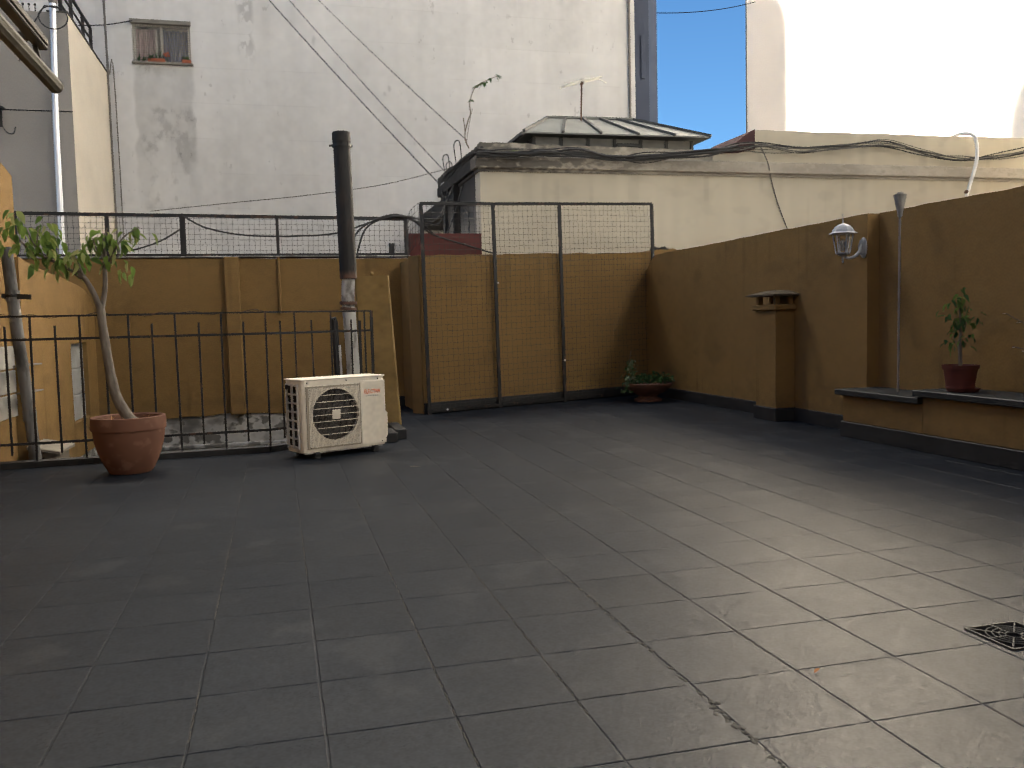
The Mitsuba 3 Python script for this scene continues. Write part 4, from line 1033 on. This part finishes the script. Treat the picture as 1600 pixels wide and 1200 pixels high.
add(wn + '__pink_curtain', curtain(WX0 + 0.06, -2.40, WZ0, WZ1 - 0.1, 22.24), 'm_curtain_pink')
add(wn + '__blue_curtain', curtain(-2.24, WX1 - 0.04, WZ0, WZ1 - 0.1, 22.26), 'm_curtain_blue')
gw = [beam((x, 21.985, WZ0), (x, 21.985, WZ1 - 0.06), 0.007) for x in np.arange(WX0 + 0.03, WX1, 0.052)] + [beam((WX0, 21.98, z), (WX1, 21.98, z), 0.007) for z in np.arange(WZ0 + 0.05, WZ1 - 0.06, 0.052)]
m_ = add(wn + '__wire_guard', cat(gw), 'm_shutterbox')
labels[m_] = {'kind': 'stuff'}
add(wn + '__sill', bx(WX0 - 0.02, WX1 + 0.04, 21.90, 22.06, WZ0 - 0.045, WZ0 - 0.001, 0.005), 'm_shutterbox')
r_ = np.random.default_rng(8)
def sill_box(x0, x1, label, col, hgt):
    t_ = thing('flower_box', label, 'flower box', 'flower boxes on the window sill')
    add(t_ + '__trough', bx(x0, x1, 21.905, 21.972, WZ0 + 0.0, WZ0 + 0.075, 0.006), 'm_brickbox')
    ms = []
    for q in range(16):
        ms.append(posed(leaf_mesh(hgt * (0.6 + 0.6 * r_.random()), 0.03, 0.3, 0.2, 3), (x0 + 0.03 + (x1 - x0 - 0.06) * r_.random(), 21.94, WZ0 + 0.08), r_.random() * 6.28, -1.0 + r_.normal(0, 0.35)))
    m_ = add(t_ + '__plants', cat(ms), col)
    labels[m_] = {'kind': 'stuff'}
sill_box(-2.56, -2.20, 'terracotta trough with spiky plants on the middle of the window sill', 'm_ivy_1', 0.2)
sill_box(-1.84, -1.645, 'small terracotta trough with low plants at the right of the window sill', 'm_ivy_3', 0.10)
t = thing('sill_plant', 'dark spiky plant at the left of the tower window sill', 'plant')
add(t, cat([posed(leaf_mesh(0.12 + 0.1 * r_.random(), 0.025, 0.3, 0.2, 3), (-2.70 + 0.22 * r_.random() - 0.12 * (q % 2), 21.93, WZ0 + 0.0), r_.random() * 6.28, -1.0 + r_.normal(0, 0.35)) for q in range(18)]), 'm_ivy_0')
t = thing('red_flower', 'red geranium on the tower window sill', 'plant')
add(t + '__bloom', cat([trimesh.creation.icosphere(subdivisions=1, radius=0.028).apply_translation((-2.16 + r_.normal(0, 0.03), 21.93, WZ0 + 0.17 + r_.normal(0, 0.02))) for q in range(6)]), 'm_brickbox', smooth=True)
add(t + '__stem', beam((-2.16, 21.93, WZ0), (-2.16, 21.93, WZ0 + 0.15), 0.012), 'm_ivy_1')
p = thing('tower_pipe', 'thin dark pipe down the right edge of the white tower', 'pipe')
add(p, tube([(9.12, 21.95, 30.0), (9.12, 21.95, -8.0)], 0.032, 8), 'm_pole', smooth=50)
b = thing('rear_wing', 'dark blue grey building edge behind the white tower, before the sky', 'building')
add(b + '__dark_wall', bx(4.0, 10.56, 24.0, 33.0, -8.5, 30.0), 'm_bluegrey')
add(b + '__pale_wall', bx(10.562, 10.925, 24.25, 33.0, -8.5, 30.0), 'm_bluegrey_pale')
add(b + '__duct', bx(10.30, 10.42, 23.93, 23.999, 8.0, 9.2, 0.01), 'm_bluegrey')

# ------------------------------------------------------------------ cream building with the cornice
b = thing('cream_building', 'low cream building with a dirty cornice beyond the right wall', 'building')
CX, CY = 3.275, 14.2
add(b + '__wall', bx(CX, 24.0, CY, CY + 0.35, -8.5, 3.64), 'm_cream')
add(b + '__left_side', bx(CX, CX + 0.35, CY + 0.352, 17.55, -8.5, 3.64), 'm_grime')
add(b + '__moulding', bx(CX - 0.03, 24.0, CY - 0.03, CY + 0.3, 3.64, 3.69, 0.006), 'm_cornice')
add(b + '__cornice', bx(CX - 0.09, 24.0, CY - 0.09, CY + 0.3, 3.69, 3.885, 0.012), 'm_cornice')
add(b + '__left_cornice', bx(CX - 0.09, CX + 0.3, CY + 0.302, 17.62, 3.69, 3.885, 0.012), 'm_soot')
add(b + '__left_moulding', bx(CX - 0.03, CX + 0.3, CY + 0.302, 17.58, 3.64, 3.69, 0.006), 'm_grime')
add(b + '__parapet', prism(Polygon([(CX + 0.03, 3.885), (8.22, 3.885)] + uneven(8.22, CX + 0.03, 4.08, 4.115, 0.012, 0.13, 14)), CY + 0.05, CY + 0.28), 'm_cornice')
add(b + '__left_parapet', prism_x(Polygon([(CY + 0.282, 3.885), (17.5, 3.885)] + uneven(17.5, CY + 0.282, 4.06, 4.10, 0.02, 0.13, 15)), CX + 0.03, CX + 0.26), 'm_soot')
add(b + '__roof', bx(CX + 0.27, 24, CY + 0.3, 27, 3.5, 3.86), 'm_asphalt')
add(b + '__raised_parapet', prism(Polygon([(7.42, 3.887), (24, 3.887), (24, 4.50)] + uneven(24.0, 8.26, 4.50, 4.455, 0.008, 0.2, 16) + [(8.235, 4.44), (8.235, 4.12), (7.9, 4.05), (7.44, 4.02)]), CY + 0.012, CY + 0.045), 'm_cream')
red = Polygon([(7.40, 4.022), (7.9, 4.052), (8.232, 4.122), (8.232, 4.462), (8.16, 4.43), (8.05, 4.36), (7.9, 4.25), (7.75, 4.17), (7.58, 4.12), (7.42, 4.07)])
add(b + '__red_slope', prism(red, CY - 0.005, CY + 1.4), 'm_maroon')
add(b + '__raised_back', bx(8.3, 24.0, CY + 0.047, CY + 1.4, 3.887, 4.44), 'm_cream')
add(b + '__red_wall', bx(2.09, CX - 0.004, CY - 0.02, CY + 0.25, -8.5, 2.645, 0.006), 'm_red')
labels[b + '__red_wall'] = {'label': 'low dark red wall block at the foot of the dark corner'}

# lantern roof and antenna on it
b = thing('roof_lantern', 'grey hipped metal roof light standing on the cream building', 'roof lantern')
EL, ER, EF, EB, EZ = 4.82, 8.62, 17.0, 19.4, 4.905
RLx, RRx, RY, RZ = 5.70, 7.62, 18.2, 5.46
ell, elr = np.array([EL, EF, EZ]), np.array([ER + 0.22, EF, EZ + 0.02])
eb, ebr = np.array([EL, EB, EZ]), np.array([ER + 0.22, EB, EZ + 0.02])
r0, r1 = np.array([RLx, RY, RZ]), np.array([RRx, RY, RZ + 0.02])
def slope(pts):
    P_ = np.array(pts)
    lo = P_ - [0, 0, 0.03]
    return trimesh.convex.convex_hull(np.vstack([P_, lo]))
NP = 5
for k in range(NP):                                              # front slope in sheets
    f0, f1 = k / NP, (k + 1) / NP - 0.004
    add(b + '__roof_sheet', slope([ell + (elr - ell) * f0, ell + (elr - ell) * f1, r0 + (r1 - r0) * f1, r0 + (r1 - r0) * f0]), 'm_roofpanel')
add(b + '__roof_sheet', slope([ell, eb, r0]), 'm_roofpanel')
add(b + '__roof_sheet', slope([elr, ebr, r1]), 'm_roofpanel')
add(b + '__roof_sheet', slope([eb, ebr, r1, r0]), 'm_roofpanel')
for k in range(NP + 1):
    f0 = k / NP
    add(b + '__rib', beam(ell + (elr - ell) * f0 + [0, -0.02, 0.012], r0 + (r1 - r0) * f0 + [0, 0, 0.02], 0.055, 0.05), 'm_roofrib')
add(b + '__rib', beam(eb + [0, 0, 0.01], r0 + [0, 0, 0.01], 0.05), 'm_roofrib')
add(b + '__rib', beam(ebr + [0, 0, 0.01], r1 + [0, 0, 0.01], 0.05), 'm_roofrib')
add(b + '__ridge_cap', beam(r0 + [0, 0, 0.025], r1 + [0, 0, 0.025], 0.06, 0.04), 'm_roofpanel')
add(b + '__left_gutter', beam(ell + [-0.02, 0, -0.03], eb + [-0.02, 0, -0.03], 0.06), 'm_roofrib')
add(b + '__left_wall', bx(EL + 0.30, EL + 0.35, EF + 0.36, EB - 0.3, 3.86, 4.87), 'm_soot')
ws_ = np.linspace(EL + 0.30, ER - 0.05, 7)
for k in range(6):
    if k == 3:
        add(b + '__window', bx(ws_[k] + 0.05, ws_[k + 1] - 0.05, EF + 0.33, EF + 0.35, 3.86, 4.74), 'm_fibre')
        add(b + '__window_frame', beam((ws_[k] + 0.03, EF + 0.30, 4.76), (ws_[k + 1] - 0.03, EF + 0.30, 4.76), 0.06), 'm_roofrib')
    add(b + '__wall_panel', bx(ws_[k] + 0.03, ws_[k + 1] - 0.03, EF + 0.35, EF + 0.38, 3.86, 4.885), 'm_fibre')
for x in ws_:
    add(b + '__wall_post', bx(x - 0.03, x + 0.03, EF + 0.31, EF + 0.37, 3.86, 4.885), 'm_roofrib')
add(b + '__right_wall', bx(ER - 0.08, ER - 0.02, EF + 0.40, EB - 0.3, 3.86, 4.885), 'm_fibre')

t = thing('tv_antenna', 'sunlit rooftop aerial on a rusty mast above the roof lantern', 'antenna')
ap = np.array([6.36, 17.9, 6.16])
add(t + '__mast', tube([(6.33, 17.9, 5.35), ap + [0, 0, 0.06]], 0.017, 8), 'm_rust', smooth=50)
bd = np.array([0.36, -0.02, 0.085])
add(t + '__boom', beam(ap - bd, ap + bd, 0.050), 'm_alu')
for k, f0 in enumerate(np.linspace(-0.95, 0.95, 9)):
    c_ = ap + bd * f0
    hl = 0.26 - 0.012 * k
    add(t + '__element', beam(c_ - np.array([0.05, -0.36, 0.0]) * hl / 0.36, c_ + np.array([0.05, -0.36, 0.0]) * hl / 0.36, 0.020), 'm_alu')
add(t + '__reflector', beam(ap + bd * 0.95 + [0, 0, 0.0], ap + bd * 0.95 + [0.28, 0.2, -0.03], 0.010), 'm_alu')
add(t + '__clamp', bx(ap[0] - 0.03, ap[0] + 0.03, 17.86, 17.94, 6.10, 6.19, 0.004), 'm_rust')

# ------------------------------------------------------------------ sunlit white building at the upper right
b = thing('sunlit_building', 'tall plain white building in full sun at the upper right', 'building')
wm = trimesh.creation.extrude_polygon(Polygon([(21.60, 38.0), (75.0, 38.0), (75.0, 60.0), (35.5, 60.0)]), 48.5, engine='earcut')
wm.apply_translation([0, 0, -8.5])
add(b + '__wall', wm, 'm_bright_wall')
add(b + '__corner_pipe', tube([(21.58, 37.95, -8.0), (21.58, 37.95, 33.0)], 0.03, 8), 'm_pole', smooth=50)

# tower blocks behind the camera, whose shade falls over the terrace
b = thing('shading_tower', 'broad apartment tower standing far behind the camera', 'building')
add(b + '__lower_block', bx(-62, -0.6, -32, -20, -8.5, 34.9), 'm_block')
front = sbox(-62, 34.9, -9.3, 52).difference(sbox(-12.05, 34.9, -10.35, 36.0))       # opening added so that sunlight reaches the aerial
add(b + '__upper_slab', prism(front, -21.0, -20.05), 'm_block')
add(b + '__upper_slab', bx(-62, -13.5, -31, -21.05, 34.91, 52), 'm_block')
arch = Polygon([(-8.55, 34.91), (-5.45, 34.91)] + [(-7.0 + 1.55 * math.copysign(abs(math.cos(a_)) ** 0.72, math.cos(a_)), 63.4 + 2.3 * math.sin(a_) ** 0.72) for a_ in np.linspace(0, PI, 32)])
add(b + '__stair_tower', prism(arch, -26.1, -25.9), 'm_block')
b = thing('vaulted_tower', 'narrow apartment tower with a vaulted roof behind the camera', 'building')
arch = Polygon([(9.45, -8.5), (14.6, -8.5)] + [(12.025 + 2.575 * math.cos(a_), 54.5 + 4.4 * math.sin(a_)) for a_ in np.linspace(0, PI, 28)])
add(b + '__body', prism(arch, -21, -20.02), 'm_block')

b = thing('bounce_block', 'unseen pale block added beyond the garden wall to bounce sunlight onto the terrace', 'building')
add(b + '__wall', bx(12.5, 30, -9.0, 12.0, -8.5, 20.0, 0.02), 'm_white_wall')  # unseen block, added and shaped to bounce sunlight onto the terrace
add(b + '__roof', bx(12.4, 30.1, -9.1, 12.1, 20.0, 20.12, 0.01), 'm_asphalt')
for z in (-2.0, 1.0, 4.0, 7.0, 10.0, 13.0, 16.0):
    for y in np.arange(-7.2, 11, 5.6):
        f = add(b + '__window', bx(12.44, 12.495, y, y + 1.3, z, z + 1.5, 0.01), 'm_frame')
        add(f + '__pane', bx(12.432, 12.446, y + 0.1, y + 1.2, z + 0.1, z + 1.4), 'm_windowglass')

# ------------------------------------------------------------------ cables on the cream building and overhead wires
k = thing('cable_bundle', 'thick sagging bundle of black cables along the cream parapet', 'cable')
r_ = np.random.default_rng(17)
base = np.array([(3.182, 14.020, 3.889), (3.772, 14.020, 3.893), (4.311, 14.020, 3.937), (4.859, 14.020, 3.940), (5.530, 14.020, 3.883), (6.102, 14.020, 3.907), (7.162, 14.020, 3.996), (7.811, 14.100, 4.114), (8.318, 14.120, 4.152), (9.077, 14.120, 4.128), (9.986, 14.120, 4.196), (10.786, 14.120, 4.240), (11.609, 14.120, 4.111), (12.453, 14.120, 4.037), (13.317, 14.120, 4.116), (14.203, 14.120, 4.246)])
for q in range(9):
    o = np.stack([r_.normal(0, 0.02, len(base)), -0.03 * r_.random(len(base)), r_.normal(0, 0.030, len(base)) - 0.03 * (q % 3 - 1)], 1)
    if q > 5:
        o[10:, 2] += 0.05 * np.sin(np.arange(len(base) - 10))
    cc = curve(base + o, 90)
    add(k + '__cable', tube(cc, 0.010 if q < 4 else 0.007, 6), 'm_cable' if q % 2 else 'm_cable_grey', smooth=50)
for q in range(7):                                               # the thick dark run nearer the corner
    o = np.stack([r_.normal(0, 0.02, 8), -0.02 - 0.03 * r_.random(8), r_.normal(-0.01, 0.028, 8)], 1)
    add(k + '__cable', tube(curve(base[:8] + o, 60), 0.016, 6), 'm_cable', smooth=50)
add(k + '__left_run', cat([tube(curve([(CX + 0.02 + r_.normal(0, 0.02), 14.12, 4.0 + r_.normal(0, 0.03)), (CX - 0.08 + r_.normal(0, 0.02), 15.0, 3.98 + r_.normal(0, 0.04)), (CX - 0.09 + r_.normal(0, 0.02), 16.2, 3.96 + r_.normal(0, 0.05)), (CX - 0.08, 17.5, 3.95 + r_.normal(0, 0.05))], 30), 0.016, 6) for q in range(12)]), 'm_cable', smooth=50)
for q, (y, z0, z1) in enumerate([(17.2, 4.1, 4.38), (16.1, 4.1, 4.42), (16.9, 4.0, 4.2)]):
    add(k + '__stray_loop', tube(curve([(CX, y, z0), (CX - 0.05, y - 0.1, z1), (CX - 0.02, y - 0.45, z1 - 0.02), (CX, y - 0.5, z0 - 0.05)], 14), 0.010, 6), 'm_cable', smooth=50)
k = thing('drop_cables', 'tangle of black cables dropping from the dark corner to the mesh fence', 'cable')
for pts in ([(3.2, 17.2, 3.8), (2.9, 15.5, 3.1), (2.2, 13.6, 2.80), (1.7, 13.22, 2.82), (1.25, 13.2, 2.62), (1.05, 13.15, 2.30), (1.0, 13.1, 2.05)],
            [(3.2, 16.6, 3.7), (2.8, 15.2, 2.95), (2.2, 13.6, 2.75), (1.75, 13.22, 2.80), (1.35, 13.2, 2.65), (1.2, 13.12, 2.35), (1.17, 13.1, 2.2)],
            [(3.2, 16.0, 3.7), (2.6, 14.6, 2.9), (1.95, 13.25, 2.80), (1.55, 13.22, 2.76), (0.9, 13.22, 2.55), (0.2, 13.22, 2.50)],
            [(3.25, 15.4, 3.6), (2.75, 14.6, 2.65), (2.3, 14.0, 2.75), (1.95, 13.3, 2.78)],
            [(1.95, 13.25, 2.80), (2.45, 14.05, 2.62), (3.0, 14.1, 2.45), (3.5, 14.1, 2.3)],
            [(3.15, 16.8, 3.6), (3.2, 15.2, 3.2), (3.2, 14.8, 2.95), (3.18, 14.7, 2.75)]):
    add(k + '__cable', tube(curve(pts, 36), 0.013, 6), 'm_cable', smooth=50)
add(k + '__riser', beam((3.22, 15.9, 2.5), (3.22, 15.9, 3.7), 0.12), 'm_soot')
add(k + '__riser', beam((3.22, 16.9, 2.5), (3.22, 16.9, 3.7), 0.06), 'm_soot')
k = thing('fence_cable', 'long black cable hung along the mesh fence on the back wall', 'cable', 'cables on the mesh fence')
add(k, tube(curve([(0.2, 13.22, 2.50), (-0.4, 13.22, 2.52), (-0.9, 13.22, 2.62), (-1.2, 13.2, 2.78)], 24), 0.011, 6), 'm_cable', smooth=50)
k = thing('fence_cable', 'short black cable sagging left of the wide fence post', 'cable', 'cables on the mesh fence')
add(k, tube(curve([(-1.23, 13.2, 2.60), (-1.5, 13.22, 2.44), (-1.8, 13.22, 2.33), (-2.0, 13.22, 2.29)], 18), 0.011, 6), 'm_cable', smooth=50)
wl_ = [(((-0.217, 21.600, 9.082)), ((3.220, 17.575, 3.961)), 'overhead wire reaching farthest left of the three above the flue', 0.0105),
       (((0.235, 21.600, 9.115)), ((3.280, 17.053, 4.076)), 'middle one of three overhead wires slanting to the cream corner', 0.008),
       (((0.836, 21.600, 9.158)), ((3.340, 15.446, 4.388)), 'rightmost of three overhead wires, ending by the sprouting weed', 0.0075)]
for p0, p1, lb, rr in wl_:
    k = thing('overhead_wire', lb, 'wire', 'overhead wires')
    add(k, tube(sag(p0, p1, 0.05), rr, 5), 'm_cable', smooth=50)
k = thing('overhead_wire', 'thin slack wire crossing low in front of the white tower', 'wire', 'overhead wires')
add(k, tube(curve([(-2.152, 17.600, 3.382), (-0.858, 17.600, 3.535), (0.665, 17.600, 3.707), (2.136, 17.600, 3.935), (3.440, 17.600, 4.269)], 30), 0.008, 5), 'm_cable_grey', smooth=50)
k = thing('overhead_wire', 'short wire from the cream side wall to the tower window', 'wire', 'overhead wires')
add(k, tube(curve([(-3.973, 21.900, 7.960), (-3.474, 21.900, 8.004), (-3.141, 21.900, 8.065), (-2.858, 21.900, 8.138)], 16), 0.012, 5), 'm_cable', smooth=50)
k = thing('overhead_wire', 'thin wire crossing the blue sky at the top', 'wire', 'overhead wires')
add(k, tube(sag(((13.374, 30.000, 12.016)), ((20.920, 36.000, 14.948)), 0.15), 0.016, 5), 'm_wire_black', smooth=50)
k = thing('hanging_cable', 'single grey cable hanging down the cream wall below the red slope', 'cable')
add(k, tube(curve([(8.269, 14.080, 4.154), (8.418, 14.080, 3.861), (8.546, 14.170, 3.546), (8.672, 14.170, 3.156), (8.901, 14.170, 2.617)], 30), 0.010, 6), 'm_cable_grey', smooth=50)
k = thing('white_hose', 'white hose curving over the cream parapet at far right', 'hose')
add(k, tube(curve([(12.549, 14.400, 4.508), (12.560, 14.200, 4.515), (12.669, 14.050, 4.464), (12.730, 14.020, 4.295), (12.716, 14.000, 3.998), (12.608, 14.000, 3.644), (12.498, 14.000, 3.336)], 36), 0.034, 8), 'm_hose', smooth=50)
add(k + '__clip', trimesh.creation.icosphere(subdivisions=1, radius=0.04).apply_translation(((12.497, 14.000, 3.407))), 'm_rust')

# weeds rooted on the cream building
t = thing('sprouting_weed', 'tall thin weed sprouting from the corner of the cream roof', 'plant')
wy = 15.2
stem = curve([(3.328, 15.200, 4.197), (3.264, 15.200, 4.336), (3.269, 15.200, 4.488), (3.318, 15.200, 4.652), (3.367, 15.200, 4.794), (3.359, 15.200, 4.923), (3.386, 15.200, 5.064), (3.458, 15.200, 5.228), (3.550, 15.200, 5.297), (3.687, 15.200, 5.368), (3.802, 15.200, 5.416), (3.905, 15.200, 5.453)], 44)
add(t + '__stem', tube(stem, np.linspace(0.011, 0.005, len(stem)), 6), 'm_twig', smooth=50)
add(t + '__stem', tube(curve([(3.264, 15.200, 4.336), (3.259, 15.200, 4.542), (3.241, 15.200, 4.714)], 12), 0.007, 6), 'm_twig', smooth=50)
add(t + '__stem', tube(curve([(3.285, 15.200, 4.272), (3.313, 15.200, 4.468), (3.352, 15.200, 4.653), (3.403, 15.200, 4.870)], 12), 0.005, 6), 'm_twig', smooth=50)
r_ = np.random.default_rng(30)
WLf = [mikit.ply(leaf_mesh(0.075, 0.03, 0.3, 0.2, 4), m_, smooth=True) for m_ in ('m_ivy_0', 'm_ivy_1')]
n_ = len(stem)
for q in range(30):
    i_ = int(n_ * (0.66 + 0.34 * r_.random())) - 1 if q > 4 else int(n_ * 0.53)
    yaw = r_.choice([0.0, PI]) + r_.normal(0, 0.5)
    add(t + '__leaf', WLf[q % 2], None, to=pose(stem[i_] + r_.normal(0, 0.012, 3), yaw, r_.normal(0.35, 0.6), r_.normal(0, 0.5), 0.75 + 0.6 * r_.random()))
t = thing('grass_tuft', 'small tuft of weeds on the cornice near its left end', 'plant')
add(t, cat([posed(leaf_mesh(0.10 * (0.6 + 0.6 * r_.random()), 0.014, 0.3, 0.2, 3), np.array((3.859, 14.100, 3.940)) + [r_.normal(0, 0.05), 0, -0.04], r_.random() * 6.28, -1.1 + r_.normal(0, 0.4)) for q in range(40)]), 'm_leaf_0')
